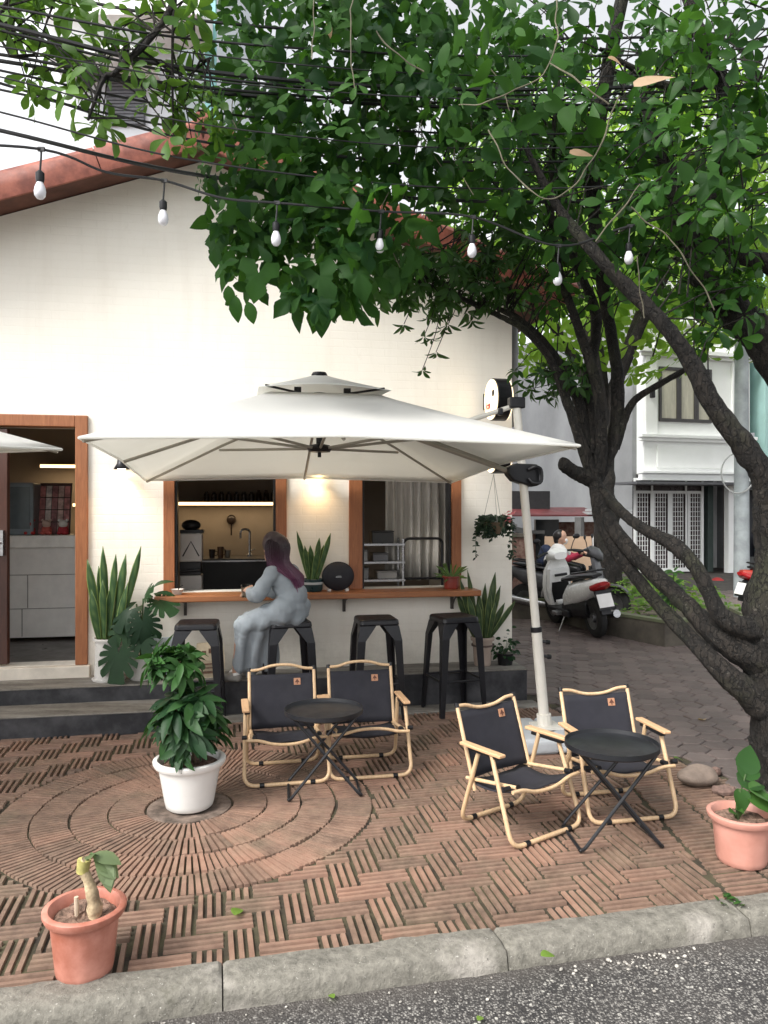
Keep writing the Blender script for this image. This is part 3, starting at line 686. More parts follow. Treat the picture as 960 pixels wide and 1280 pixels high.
def round_sign(lab, s, z, r, script):
    S = thing('round_sign', lab, 'sign', W(s, -.30, z), WA)
    disc = [(r * math.cos(2 * pi * i / 40), r * math.sin(2 * pi * i / 40)) for i in range(40)]
    R = Matrix.Rotation(rad(90), 4, 'Y')          # disc normal along local X
    q = MB(); q.prism(disc, .12, Matrix.Translation((-.06, 0, 0)) @ R); q.build('box', m_black, S, bevel=.006)
    d2 = [(x * .95, y * .95) for x, y in disc]
    q = MB(); q.prism(d2, .012, Matrix.Translation((-.0725, 0, 0)) @ R); q.prism(d2, .012, Matrix.Translation((.0605, 0, 0)) @ R); q.build('lit_face', m_sign, S, bevel=.003)
    q = MB(); q.tube([(0, r - .005, .02), (0, .298, .02)], .011); q.b2((-.04, .285, -.05), (.04, .299, .09)); q.build('bracket', m_black, S)
    if script:
        q = MB(); x = 0; sv = len(q.v)
        pts = [(x, .10, -.055), (x, .085, .0), (x, .065, .05), (x, .055, .0), (x, .045, -.05)]
        q.tube(smooth_path(pts, 4), .006, 6); q.tube([(x, .085, -.01), (x, .052, -.012)], .005, 6)
        q.tube(smooth_path([(x, .025, .0), (x, .0, .02), (x, -.01, -.02), (x, .02, -.045), (x, -.012, -.05)], 4), .006, 6)
        q.tube(smooth_path([(x, -.03, -.05), (x, -.035, .01), (x, -.06, .02), (x, -.065, -.05)], 4), .006, 6)
        q.v = [V((-.0745 + p.x * .6, .045 + p.y * .62, -.045 + p.z * .62)) for p in q.v]; q.build('script', m_red, S, smooth=True)
        q = MB(); q.ell((-.0745, -.075, .045), (.004, .035, .030)); q.build('emblem', m_black, S, smooth=True)
round_sign('upper round black rimmed light box sign with red script on the cafe corner', .93, 2.535, .178, True)
round_sign('lower round black rimmed light box sign showing below the parasol rim', .93, 2.075, .165, False)

# ------------------------------------------------------------------ parasol
m_can, t, b = newmat('white_canvas'); co = coord(t, 'Object'); n = noise(t, co, 3, 4)
c = mixc(t, ramp(t, n, .35, .65), (.78, .785, .77), (.83, .835, .82)); t.links.new(c, b.inputs['Base Color']); b.inputs['Roughness'].default_value = .75
bump(t, b, noise(t, coord(t, 'Object', (1, 1, 1)), 5, 4), .25, .02)
tr = t.nodes.new('ShaderNodeBsdfTranslucent'); tr.inputs[0].default_value = (.86, .85, .80, 1); mx = t.nodes.new('ShaderNodeMixShader'); mx.inputs[0].default_value = .52
t.links.new(b.outputs[0], mx.inputs[1]); t.links.new(tr.outputs[0], mx.inputs[2]); t.links.new(mx.outputs[0], t.nodes['Material Output'].inputs[0])
m_pole = M('cream_pole', (.70, .67, .60), .4, var=.04)
m_rib = M('grey_beige_rib', (.36, .34, .29), .45, .2, var=.05)
HB = 1.275
def uz(x, y): return 1.909 - .044 * y / HB * 1.275
def umbrella():
    U = thing('cantilever_umbrella', 'large square off white parasol with vent cap leaning over the bar stools', 'umbrella', (-.433, 5.15, 0), WA)
    R0, ZR = .34, 2.325
    def canopy(hb, r0, zr, zrim, sag, nv=10, nu=12, tilt=True):
        q = MB()
        for sd in range(4):
            rot = Matrix.Rotation(sd * pi / 2, 4, 'Z'); rings = []
            for iv in range(nv + 1):
                v_ = iv / nv; h = r0 + (hb - r0) * v_; row = []
                for iu in range(nu + 1):
                    u = -1 + 2 * iu / nu; p = rot @ V((u * h, -h, 0))
                    zz = zr + (zrim - zr) * v_ ** .93 - sag * math.sin(pi * min(1, v_)) * abs(math.sin(u * pi)) - sag * .5 * v_ * abs(math.sin(u * pi))
                    zz -= .03 * v_ * abs(u) ** 2
                    p.z = zz - (.044 * p.y if tilt else .03 * p.y)
                    row.append(p)
                rings.append(row)
            q.loft(rings, cap=False, closed=False)
        bm_v = {}; vs_ = []; idx = []
        for p in q.v:
            k = (round(p.x, 4), round(p.y, 4), round(p.z, 4))
            if k not in bm_v: bm_v[k] = len(vs_); vs_.append(p)
            idx.append(bm_v[k])
        q2 = MB(); fs = []
        for f in q.f:
            g_ = []
            for i in f:
                if idx[i] not in g_: g_.append(idx[i])
            if len(g_) > 2: fs.append(g_)
        q2.add(vs_, fs); return q2
    cn = canopy(HB, R0, ZR, 1.935, .016).build('canopy', m_can, U, smooth=True, solid=.004)
    q = MB()                                    # hem along the rim
    for sd in range(4):
        rot = Matrix.Rotation(sd * pi / 2, 4, 'Z'); pts = []
        for i in range(25):
            u = -1 + i / 12; p = rot @ V((u * HB, -HB, 0)); p.z = 1.935 - .03 * u * u - .008 * abs(math.sin(u * pi)) - .044 * p.y - .006; pts.append(p)
        q.tube(pts, .008, 6)
    q.build('hem', m_can, cn, smooth=True)
    vc = canopy(.41, .03, 2.505, 2.375, .004, 6, 8, False).build('vent_cap', m_can, U, smooth=True, solid=.004)
    q = MB(); q.lathe([(0, 2.53), (.045, 2.528), (.055, 2.512), (.05, 2.50)], 16); q.build('finial', m_black, vc, smooth=True)
    q = MB()
    for x, y in ((-.16, -.2), (.16, -.2), (-.1, .2), (.2, .2)): q.b2((x - .022, y - .015, 2.335), (x + .022, y + .015, 2.395)); q.tube([(x, y, 2.36), (x * 2.3, y * 2, 2.37)], .008)
    q.ell((0, 0, 2.36), (.09, .09, .035)); q.build('vent_clip', m_black, vc)
    hub = MB(); hub.lathe([(0, 1.96), (.012, 1.96), (.012, 1.99), (.07, 1.995), (.085, 2.02), (.07, 2.04), (.022, 2.05), (.022, 2.30), (0, 2.3)], 20); hub.build('hub', m_black, U, smooth=True)
    for k in range(8):
        a = k * pi / 4; e = V((math.cos(a), math.sin(a), 0)); L = HB * (1.414 if k % 2 else 1) - .02
        end = e * L; end.z = 1.935 - (.03 if k % 2 else 0) - .044 * end.y - .018
        st = e * .05 + V((0, 0, 2.31)); q = MB()
        mid = st.lerp(end, .5); mid.z += .012
        q.tube([st, mid, end], .0105, 6); rb = q.build('rib', m_rib, U)
        q = MB(); m1 = st.lerp(end, .52); m1.z += .0; q.tube([e * .07 + V((0, 0, 2.02)), m1 - V((0, 0, .012))], .0095, 6); q.build('strut', m_rib, rb)
    bx, by = 1.554, -.135; tx, ty = 1.349, -.097
    def pp(z): f = z / 2.365; return V((bx + (tx - bx) * f, by + (ty - by) * f, z))
    q = MB(); q.tube([pp(.1), pp(.78)], .036, 12); po = q.build('pole', m_pole, U, smooth=True)
    q = MB(); q.tube([pp(.78), pp(2.365)], .029, 12); q.build('upper_pole', m_pole, po, smooth=True)
    q = MB(); q.tube([pp(.765), pp(.80)], .040, 12)
    q.build('collar', m_black, po, smooth=True)
    for z in (.60, .70): q = MB(); q.tube([pp(z) + V((.03, 0, 0)), pp(z) + V((.06, -.01, -.006)), pp(z) + V((.062, -.01, -.006)), pp(z) + V((.085, -.01, -.008))], [.011, .011, .018, .016], 8); q.build('knob', m_black, po, smooth=True)
    sl_ = pp(1.85)
    q = MB(); pr = [(-.12, .05), (-.06, .075), (.09, .07), (.115, .04), (.105, -.075), (.05, -.085), (-.08, -.045), (-.12, 0)]
    q.prism(pr, .10, Matrix.Translation(sl_ + V((0, -.05, .0)) + V((0, .1, 0))) @ Matrix.Rotation(rad(90), 4, 'X')); ck = q.build('crank_housing', m_black, U, bevel=.012)
    q = MB(); q.tube(smooth_path([sl_ + V(v) for v in ((.02, -.065, .03), (.06, -.085, .05), (.10, -.085, .03), (.10, -.085, -.05), (.05, -.085, -.06), (.02, -.065, -.03))], 4), .012, 8); q.build('crank_handle', m_black, ck, smooth=True)
    q = MB(); q.tube([sl_ + V((-.09, 0, .02)), V((.05, 0, 2.30))], .017, 8, flat=1.4); q.build('arm', m_rib, U)
    q = MB(); q.tube([pp(2.33), V((.72, -.03, 2.12))], .017, 8); q.build('tension_arm', m_pole, U)
    q = MB(); q.box(pp(2.345), (.11, .07, .075)); q.box(pp(2.31) + V((-.12, 0, -.03)), (.03, .05, .05)); q.build('pole_head', m_black, U, bevel=.008)
    q = MB(); q.b2((bx - .27, by - .27, 0), (bx - .004, by + .27, .11)); q.b2((bx + .004, by - .27, 0), (bx + .27, by + .27, .11)); q.build('base_weight', M('grey_tank', (.42, .44, .46), .55, var=.08), U, bevel=.035, seg=4)
    q = MB(); q.b2((bx - .09, by - .09, .111), (bx + .09, by + .09, .125)); q.tube([pp(.12), pp(.2)], .05, 12); q.build('foot_plate', m_pole, U)
    q = MB()
    for k in range(3):
        c0 = V((-.72, -.38 - .04 * k, 2.075 + .01 * k)); q.tube(smooth_path([c0, c0 + V((.04, -.05, .065)), c0 + V((.1, -.07, .02)), c0 + V((.17, -.03, .075)), c0 + V((.2, .02, .04))], 5), .014, 6, flat=2.2)
    q.build('tie_strap', m_can, cn, smooth=True)
    return U
U = umbrella()
tip = V((-1.85, 4.40, 0)); cdir = V((math.cos(rad(9.6)), math.sin(rad(9.6)), 0)) * 1.8
dup(U, tip - cdir, rad(9.6 + 135), 'off white parasol cut by the left edge, one corner in front of the doorway')

# ------------------------------------------------------------------ bar stools
m_stool = M('stool_black', (.009, .009, .012), .38, .2, var=.25, scale=12)
def stool(lab):
    S = thing('bar_stool', lab, 'stool', (0, 0, 0), WA, 'black metal bar stools')
    a, f, zt_ = .152, .198, .76
    q = MB(); rr = []
    for z, h in ((zt_ - .045, a + .004), (zt_ - .012, a), (zt_, a - .012)):
        rr.append([V((h * x, h * y, z)) for x, y in ((-.86, -1), (.86, -1), (1, -.86), (1, .86), (.86, 1), (-.86, 1), (-1, .86), (-1, -.86))])
    q.loft(rr); q.build('seat', m_stool, S, bevel=.008, seg=3)
    for sx in (-1, 1):
        for sy in (-1, 1):
            q = MB()
            zs = (zt_ - .046, .60, .0); kx = [a - .002, a + .02, f]; wd = [.125, .062, .036]; th = .012
            for ax in (0, 1):
                rr = []
                for z, k, w_ in zip(zs, kx, wd):
                    if ax == 0: c4 = [(k, k), (k - w_, k), (k - w_, k - th), (k, k - th)]
                    else: c4 = [(k, k - th - .0005), (k, k - w_), (k - th, k - w_), (k - th, k - th - .0005)]
                    rr.append([V((sx * x, sy * y, z)) for x, y in c4])
                q.loft(rr)
            q.build('leg', m_stool, S, bevel=.003)
    z = .27; k = a + (f - a) * (1 - z / .71) - .006
    q = MB()
    for c4 in ([(-k, -k), (k, -k)], [(k, -k), (k, k)], [(k, k), (-k, k)], [(-k, k), (-k, -k)]): q.tube([(c4[0][0], c4[0][1], z), (c4[1][0], c4[1][1], z)], .009, 8)
    q.build('footrest', m_stool, S)
    return S
ST = stool('black metal bar stool behind the bushy potted plant, a paper bag showing under it')
SP = [(247, -.60), (361, -.61), (470, -.61), (567, -.61)]
labs = [None, 'black metal bar stool the woman in the grey dress sits on', 'black metal bar stool behind the joined camp chairs, in front of the right window', 'black metal bar stool at the right end of the counter beside the snake plant']
for k, (px, dt) in enumerate(SP):
    f = (px - 480) / 960; Y0 = 6.62 + dt * 1.02; x = f * Y0 / (1 - .185 * f); p = V((x, Y0 + .185 * x, .011))
    if k == 0: ST.location = p; ST.rotation_euler = (0, 0, WA - .05)
    else: dup(ST, p, WA + [0, .10, .02, .16][k], labs[k])

# ------------------------------------------------------------------ camp chairs
m_fab = M('navy_black_canvas', (.016, .016, .023), .85, var=.15, scale=5, bmp=.4, bscale=260, bdist=.001)
m_tan = woodmat('tan_wood_grain_tube', (.50, .33, .185), (.68, .49, .30), 'Z', .4, 4)
m_patch = M('tan_leather', (.42, .21, .12), .6, var=.12)
def camp_chair(lab, loc, rz, top_up, front_up):
    C = thing('camp_chair', lab, 'chair', loc, rz, 'navy canvas camp chairs')
    def U_(name, y0, y1, xw, zt_):
        q = MB(); q.tube(bent([(-xw, y0, zt_), (-xw - .012, y1, .0125), (xw + .012, y1, .0125), (xw, y0, zt_)], .07, 6), .0115, 10); f_ = q.build(name, m_tan, C, smooth=True)
        for x in (-xw * .62, xw * .62): q = MB(); q.tube([(x - .014, y1, .0125), (x + .014, y1, .0125)], .0145, 10); q.build('foot_pad', m_black, f_, smooth=True)
        return f_
    U_('front_frame', -.055, -.205, .238, .415); U_('rear_frame', .055, .185, .215, .415)
    for sx in (-1, 1):
        q = MB(); q.b2((sx * .236 - .022, -.13, .416), (sx * .236 + .022, .16, .433)); ar = q.build('armrest', woodmat('armrest_wood', (.50, .29, .15), (.66, .43, .25), 'Y', .4), C, bevel=.006, seg=3)
        q = MB(); q.b2((sx * .228 - .016, -.10, .399), (sx * .228 + .016, .11, .4155)); q.build('arm_clamp', m_black, ar, bevel=.003)
        q = MB(); q.tube([(sx * .205, .10, .19), (sx * .205, .235, .585)], .0105, 10); ps = q.build('back_post', m_tan, C, smooth=True)
        q = MB(); q.tube([(sx * .205, .2345, .58), (sx * .205, .242, .602)], .0125, 10); q.build('post_cap', m_black, ps, smooth=True)
        q = MB(); q.tube([(sx * .20, .165, .235), (sx * .20, -.185, .285)], .010, 10); q.build('seat_rail', m_tan, C, smooth=True)
        q = MB(); q.tube([(sx * .232, -.17, .285), (sx * .262, -.17, .285)], .013, 10); q.tube([(sx * .19, -.15, .28), (sx * .19, -.19, .286)], .0135, 10); q.build('joint', m_black, C, smooth=True)
    def rod(y, z, xw, dz, name):
        q = MB(); q.tube(smooth_path([(-xw, y, z), (-xw * .7, y, z + dz * .12), (-xw * .35, y, z + dz * .8), (0, y, z + dz), (xw * .35, y, z + dz * .8), (xw * .7, y, z + dz * .12), (xw, y, z)], 5), .0095, 10); q.build(name, m_tan, C, smooth=True)
    rod(.236, .588, .205, .030 if top_up else -.030, 'top_rail'); rod(-.195, .272, .236, .026 if front_up else -.034, 'front_rail')
    q = MB(); rings = []
    for i in range(9):
        f = i / 8; z = .245 + .318 * f; y = .118 + .107 * f; rings.append([V((x, y + .022 * (1 - (x / .212) ** 2) * (1 - .4 * f) + .002 * math.sin(x * 60 + f * 9), z - .006 * (1 - (x / .212) ** 2) * f)) for x in [-.212 + .0424 * k for k in range(11)]])
    q.loft(rings, cap=False, closed=False); bk = q.build('backrest', m_fab, C, smooth=True, solid=.007)
    q = MB(); q.b2((.075, 0, 0), (.118, .004, .043)); pt = q.build('leather_patch', m_patch, bk, bevel=.002); pt.location = (0, .206, .492); pt.rotation_euler = (rad(-18), 0, 0)
    q = MB(); q.b2((.094, -.0022, .006), (.099, -.0004, .018)); q.prism([(.081, 0), (.112, 0), (.0965, .022)], .0018, Matrix.Translation((0, -.0004, .016)) @ Matrix.Rotation(rad(90), 4, 'X')); pm = q.build('tree_mark', M('burnt_mark', (.1, .035, .02), .6), bk); pm.location = (0, .206, .492); pm.rotation_euler = (rad(-18), 0, 0)
    q = MB(); rings = []
    for i in range(9):
        f = i / 8; y = .16 - .35 * f; z = .232 + .045 * f - .035 * math.sin(pi * f)
        rings.append([V((x, y, z - .022 * (1 - (x / .2) ** 2) + .003 * math.sin(x * 40 + f * 7))) for x in [-.2 + .04 * k for k in range(11)]])
    q.loft(rings, cap=False, closed=False); q.build('seat', m_fab, C, smooth=True, solid=.007)
    return C
camp_chair('navy camp chair left in the joined pair, top rail arched and front rail dipping', (-.605, 4.68, 0), rad(12), True, False)
camp_chair('navy camp chair right of the pair behind the table, both wooden rails arched up', (-.115, 4.79, 0), rad(11), True, True)
camp_chair('navy camp chair turned to the right, its seat open beside the parasol foot', (.685, 3.93, 0), rad(36), False, False)
camp_chair('navy camp chair behind the right black table, both rails dipping', (1.25, 4.16, 0), rad(12), False, False)

# ------------------------------------------------------------------ round folding tables
m_tab = M('matt_black_enamel', (.012, .013, .016), .42, 0, var=.25, scale=4)
def tray_table(lab, loc, rz):
    T = thing('folding_table', lab, 'table', loc, rz, 'round black folding tables')
    q = MB(); R = .222; q.lathe([(0, .452), (R - .012, .452), (R - .003, .458), (R, .476), (R + .004, .476), (R + .003, .452), (R - .008, .444), (0, .444)], 48); q.build('tabletop', m_tab, T, smooth=True)
    for k, (xb, xt, yw) in enumerate(((-.2, .17, .155), (.2, -.17, .135))):
        q = MB(); q.tube(bent([(xt, -yw + .03, .443), (xb, -yw, .009), (xb, yw, .009), (xt, yw - .03, .443)], .035, 5), .0085, 8); lg = q.build('leg', m_tab, T, smooth=True)
        for y in (-yw + .02, yw - .02): q = MB(); q.ell((xb, y, .010), (.012, .014, .010), 10, 6); q.build('rubber_foot', m_black, lg, smooth=True)
    q = MB(); q.tube([(0.0, -.15, .235), (0, .15, .235)], .006, 8); q.build('pivot', m_black, T)
    return T
tray_table('round black folding table in front of the two joined camp chairs', (-.345, 4.40, 0), rad(8))
tray_table('round black folding table between the turned camp chair and the terracotta pot', (1.115, 3.76, 0), rad(4))
# ================================================================== POTTED PLANTS
m_lf_dark = leafmat('leaf_dark', (.008, .028, .013), (.028, .075, .024), .2)
m_lf_mid = leafmat('leaf_mid', (.014, .05, .014), (.06, .145, .03), .3)
m_lf_lite = leafmat('leaf_light', (.05, .12, .02), (.20, .33, .06), .42)
m_lf_vine = leafmat('leaf_vine', (.006, .030, .008), (.055, .145, .026), .40, .55, .14)
m_dry = leafmat('leaf_dry', (.22, .09, .035), (.44, .32, .21), .3)
m_snake = leafmat('snake_leaf', (.014, .042, .022), (.30, .36, .12), .1, .4)
m_snake2 = leafmat('snake_leaf_green', (.018, .06, .025), (.30, .40, .12), .1, .4)
m_stem = M('green_stem', (.05, .09, .025), .6, var=.3)
m_bark0 = M('brown_stem', (.13, .09, .055), .8, var=.3, bmp=.4)
m_earth = M('potting_soil', (.16, .095, .065), .95, var=.5, scale=30, bmp=1, bscale=45, bdist=.02, col2=(.30, .19, .14))
m_terra = M('salmon_plastic', (.42, .135, .085), .5, var=.2, scale=7, col2=(.56, .25, .19), bmp=.3, bscale=18)
m_wpot = M('white_plastic', (.74, .73, .70), .4, var=.05, scale=5)
m_cer = M('white_ceramic', (.62, .60, .57), .3, var=.06)
def pot(root, prof_r, h, mat, rim=.012, lip=.03, n=40, soil=True, wave=0):
    rb, rt = prof_r; q = MB()
    prof = [(0, .004), (rb * .93, .0), (rb, .008), (rb + (rt - rb) * .12, h * .12), (rt - .012, h - lip), (rt - .008, h - lip - .002), (rt + rim * .4, h - lip), (rt + rim, h - lip * .5), (rt + rim, h - .004), (rt + rim * .6, h), (rt - .008, h), (rt - .014, h - .01), (rt - .022, h - lip * 1.3), (0, h - lip * 1.3)]
    q.lathe(prof, n)
    if wave:
        for i, p in enumerate(q.v):
            a = math.atan2(p.y, p.x); r = math.hypot(p.x, p.y)
            if r > .02 and p.z < h - lip: f = 1 + wave * math.cos(a * 10) * (1 - p.z / h); q.v[i] = V((p.x * f, p.y * f, p.z))
    o = q.build('pot', mat, root, smooth=True)
    if soil:
        q = MB(); N = 20; R = rt - .02; vs_ = [V((0, 0, h - lip + .01))]; fs = []
        for k in (1, 2, 3, 4, 5):
            for j in range(N): a = 2 * pi * j / N; r = R * k / 5; vs_.append(V((r * math.cos(a), r * math.sin(a), h - lip + random.uniform(-.008, .012) - (.006 if k == 5 else 0))))
        for j in range(N): fs.append((0, 1 + j, 1 + (j + 1) % N))
        for k in range(4):
            for j in range(N): a = 1 + k * N; fs.append((a + j, a + N + j, a + N + (j + 1) % N, a + (j + 1) % N))
        q.add(vs_, fs); q.build('soil', m_earth, root, smooth=True)
    return o
def blade(q, base, tip, w_, twist=0.0, bend=.0, edge=1.0):
    base, tip = V(base), V(tip); d = tip - base; L = d.length; d.normalize()
    side = d.cross(V((0, 1, 0))); side = side.normalized() if side.length > .05 else V((1, 0, 0)); nrm = side.cross(d)
    rows = []; N = 9
    for i in range(N + 1):
        f = i / N; w2 = w_ * (.55 + 1.5 * f - 1.0 * f * f) * (1 if f < .7 else max(.03, 1 - ((f - .7) / .3) ** 1.7)) * .85
        a = twist * f + .3 * math.sin(f * 5 + twist * 4); s_ = side * math.cos(a) + nrm * math.sin(a); c = base + d * L * f + nrm * bend * math.sin(pi * f / 1.3)
        n_ = s_.cross(d)
        rows.append([(c - s_ * w2, edge), (c - s_ * w2 * .70 - n_ * w2 * .18, .05), (c - n_ * w2 * .3, .08 + .2 * (i % 2)), (c + s_ * w2 * .70 - n_ * w2 * .18, .05), (c + s_ * w2, edge)])
    o = len(q.v)
    for r in rows:
        for p, tn in r: q.tint = tn; q.add([p], [])
    for i in range(N):
        for j in range(4): q.f.append([o + i * 5 + j, o + i * 5 + j + 1, o + i * 5 + 5 + j + 1, o + i * 5 + 5 + j])
def snake(root, z0, blades, mat, w_=.028):
    q = MB()
    for bx, by, tx, ty, h in blades: blade(q, (bx, by, z0), (tx, ty, z0 + h), w_ * random.uniform(.8, 1.1), random.uniform(-.8, .8), random.uniform(-.03, .03))
    return q.build('leaves', mat, root, smooth=True, solid=.002)

# white pot with a bushy umbrella plant in the middle of the fan paving
T = thing('potted_plant', 'bushy dark green umbrella plant in a white plastic pot on the ring paving', 'potted plant', CP, .3)
pot(T, (.125, .178), .262, m_wpot, .016, .035)
q = MB(); L = Leaves(); top = .84
for k in range(3):
    a = k * 2.1; b0 = V((.03 * math.cos(a), .03 * math.sin(a), .23)); tp = V((.07 * math.cos(a) - .04 * (k == 0), .07 * math.sin(a), .60 + .2 * (k == 0)))
    if k == 0: tp = V((-.09, -.02, .78))
    q.tube(smooth_path([b0, b0.lerp(tp, .5) + V((.01, .01, 0)), tp], 4), .009, 8)
def leafball(L, q, c, r, n, kind, size, tint, nl, origin=None, droop=.35, stemr=.004):
    for i in range(n):
        d = inball(); p = V(c) + V((d.x * r[0], d.y * r[1], d.z * r[2])); ax = V((d.x, d.y, d.z * .5 + .55)); o = V(origin) if origin is not None else V(c) - V((0, 0, r[2]))
        if q is not None: q.tube([o.lerp(p, .35), o.lerp(p, .7) + V((0, 0, .01)), p], [stemr, stemr * .8, stemr * .6], 5)
        L.rosette(kind, p, ax, nl, size, tint + random.uniform(-.2, .2), 1.0, droop)
leafball(L, q, (.0, -.02, .48), (.16, .16, .16), 32, 'lance', .145, .35, 7, (0, 0, .27))
leafball(L, q, (-.07, -.03, .79), (.13, .10, .06), 20, 'lance', .12, .8, 9, (-.07, -.02, .62))
leafball(L, q, (.03, -.05, .37), (.15, .15, .05), 12, 'lance', .12, .3, 7, (0, 0, .25))
q.build('stem', m_bark0, T, smooth=True); L.build('leaves', leafmat('schefflera_leaf', (.008, .03, .014), (.045, .12, .03), .22), T)

# salmon pot at the front with a cut, bandaged trunk and one ragged leaf
p0 = G(106, 1214); T = thing('potted_plant', 'salmon plastic pot at the front left holding a cut pale trunk with one ragged leaf', 'potted plant', p0, 0)
pot(T, (.094, .128), .232, m_terra, .012, .03, wave=.012)
q = MB(); q.tube(smooth_path([(.045, -.02, .18), (.04, -.02, .25), (.022, -.02, .32), (.0, -.02, .375), (.012, -.02, .40)], 5), [.03 + .004 * math.sin(i * 2.1) for i in range(5)] + [.026, .025, .027, .024, .023] + [.02, .019, .021, .019, .018] + [.017, .018, .017, .018, .019] + [.02], 14, flat=.8)
q.build('trunk', M('pale_trunk', (.36, .27, .16), .85, var=.4, scale=16, bmp=1, bscale=50, bdist=.006, col2=(.56, .44, .28)), T, smooth=True)
q = MB(); q.tube([(.0, -.02, .355), (.006, -.02, .40)], [.021, .023], 10); q.build('wrap', M('yellow_tape', (.42, .38, .13), .6, var=.3, scale=20), T, smooth=True)
q = MB(); q.tube([(-.02, -.02, .20), (-.022, -.02, .27)], .008, 8); q.build('twig', M('pale_twig', (.5, .4, .3), .8), T)
q = MB(); q.tube([(.01, -.02, .39), (.035, -.03, .425), (.06, -.04, .42)], .005, 6); q.build('leaf_stalk', m_stem, T)
L = Leaves()
for k in range(7): L.add('ovate', (.04 + .008 * k, -.035 - .004 * k, .425 - .004 * k), (.8, -.2 - .12 * k, -.05 - .16 * k), (.1, -.4, 1), .11 - .004 * k, .35 + .08 * k)
L.add('ovate', (.03, -.03, .42), (.2, -.5, .2), (0, -.3, 1), .07, .3); L.build('leaf', leafmat('ragged_leaf', (.07, .11, .045), (.26, .32, .18), .3), T)
# salmon pot on the right
p0 = G(927, 1076); T = thing('potted_plant', 'salmon plastic pot at the right edge with a leafy green plant', 'potted plant', p0, .2)
pot(T, (.105, .138), .225, M('pale_salmon_plastic', (.52, .235, .18), .45, var=.12, scale=4, col2=(.60, .30, .24), bmp=.15, bscale=20), .012, .03, wave=.012)
q = MB(); q.tube(smooth_path([(-.02, 0, .18), (-.02, 0, .26), (-.01, 0, .33)], 4), .009, 8); q.tube([(-.02, 0, .28), (.03, -.02, .33), (.06, -.03, .33)], .004, 6); q.tube([(-.01, 0, .3), (.05, .04, .38)], .004, 6); q.tube([(-.03, .0, .2), (-.06, -.02, .24)], .004, 6); q.build('stem', m_stem, T, smooth=True)
L = Leaves()
for p, ax, sz, tn in (((.02, -.02, .34), (.8, -.3, -.35), .17, 1.0), ((.0, 0, .34), (.9, .3, .15), .17, .3), ((-.01, 0, .33), (-.15, -.5, -.75), .11, .5), ((.04, .03, .36), (.7, .5, .6), .14, .35), ((.02, -.02, .30), (.7, -.6, -.2), .14, .8), ((-.05, -.02, .235), (-.6, -.4, .3), .06, .8), ((-.04, .0, .24), (.1, -.7, .3), .06, .8), ((.06, .05, .38), (.5, .4, .8), .15, .3)):
    L.add('heart', p, ax, (random.uniform(-.3, .3), -.6, 1), sz, tn)
L.build('leaves', m_lf_mid, T)

# beside the door: snake plant, monstera and a pale slab
p0 = W(-2.235, -.16, .27); T = thing('potted_plant', 'tall snake plant in a white cylinder pot beside the door frame', 'potted plant', p0, 0)
pot(T, (.108, .118), .33, m_cer, .004, .02)
q = MB(); q.lathe([(0, 0), (.125, 0), (.13, .012), (.12, .016), (0, .016)], 32, (0, 0, -.0)); q.build('saucer', m_cer, T, smooth=True)
snake(T, .29, [(-.06, 0, -.165, -.02, .66), (-.02, .03, -.05, .02, .76), (0, -.03, .06, -.02, .70), (.03, 0, .13, .02, .70), (.05, .02, .24, .03, .76), (-.05, .03, -.10, .03, .60), (-.02, -.04, -.03, -.05, .5), (.06, -.03, .17, -.05, .48), (.02, .05, .09, .05, .58), (-.06, -.03, -.12, -.03, .42), (.0, 0, .02, .0, .45)], m_snake2, .036)
def monstera_proto():
    v = [(0, .3, .03)]; f = []; N = 72
    for i in range(N + 1):
        th = -2.85 + 5.7 * i / N; c = abs(th) / 2.85
        r = .48 + .14 * math.cos(th) + .06 * math.cos(2 * th)
        for k in (.42, .86, 1.28, 1.72, 2.15):
            d = abs(abs(th) - k) / .075
            if d < 1: r *= .42 + .58 * d
        v.append((r * math.sin(th), .3 + r * math.cos(th), -.28 * r * r))
    for i in range(1, N + 1): f.append((0, i + 1, i))
    return np.array(v, float), f
PROTO['monstera'] = monstera_proto()
p0 = W(-1.985, -.20, .27); T = thing('potted_plant', 'split leaf monstera hanging over its white pot between door and pale slab', 'potted plant', p0, 0)
pot(T, (.085, .105), .2, m_cer, .006, .02)
L = Leaves(); q = MB()
for tip_, ax, sz, nn in (((-.12, -.13, .34), (-.05, -.25, -1), .36, (0, -1, .25)), ((.03, -.12, .56), (.25, -.2, -.9), .30, (.2, -1, .4)), ((-.02, -.06, .60), (-.5, -.4, -.6), .26, (-.2, -.8, .6)), ((.10, -.04, .66), (.75, -.3, -.45), .26, (.3, -.7, .8)), ((.0, -.1, .42), (.45, -.3, -.8), .24, (.3, -1, .2)), ((-.05, -.08, .48), (-.55, -.3, -.75), .24, (-.3, -1, .2)), ((.03, -.05, .64), (.3, -.3, .3), .18, (0, -.8, .8))):
    L.add('monstera', tip_, ax, nn, sz, random.uniform(.1, .6)); q.tube(smooth_path([(0, 0, .16), (tip_[0] * .5, tip_[1] * .4, tip_[2] * .75), tip_], 4), .006, 6)
for tip_, ax in (((.12, -.02, .68), (1, -.1, .1)), ((.13, -.06, .62), (.9, -.2, -.5)), ((.10, -.02, .72), (.7, 0, .6))): L.add('lance', tip_, ax, (0, -.5, 1), .15, .6)
q.build('stem', m_stem, T, smooth=True); L.build('leaves', m_lf_dark, T)
T = thing('pale_slab', 'pale blue grey board leaning on the wall behind the monstera', 'board', W(-1.87, -.055, .27), WA)
q = MB(); q.box((0, 0, .15), (.24, .025, .30), rx=rad(-6)); q.build('panel', M('pale_blue_grey', (.42, .46, .50), .5), T, bevel=.004)
q = MB(); q.b2((-.118, -.018, 0), (.118, -.0135, .016)); q.build('foot_strip', m_cer, T)

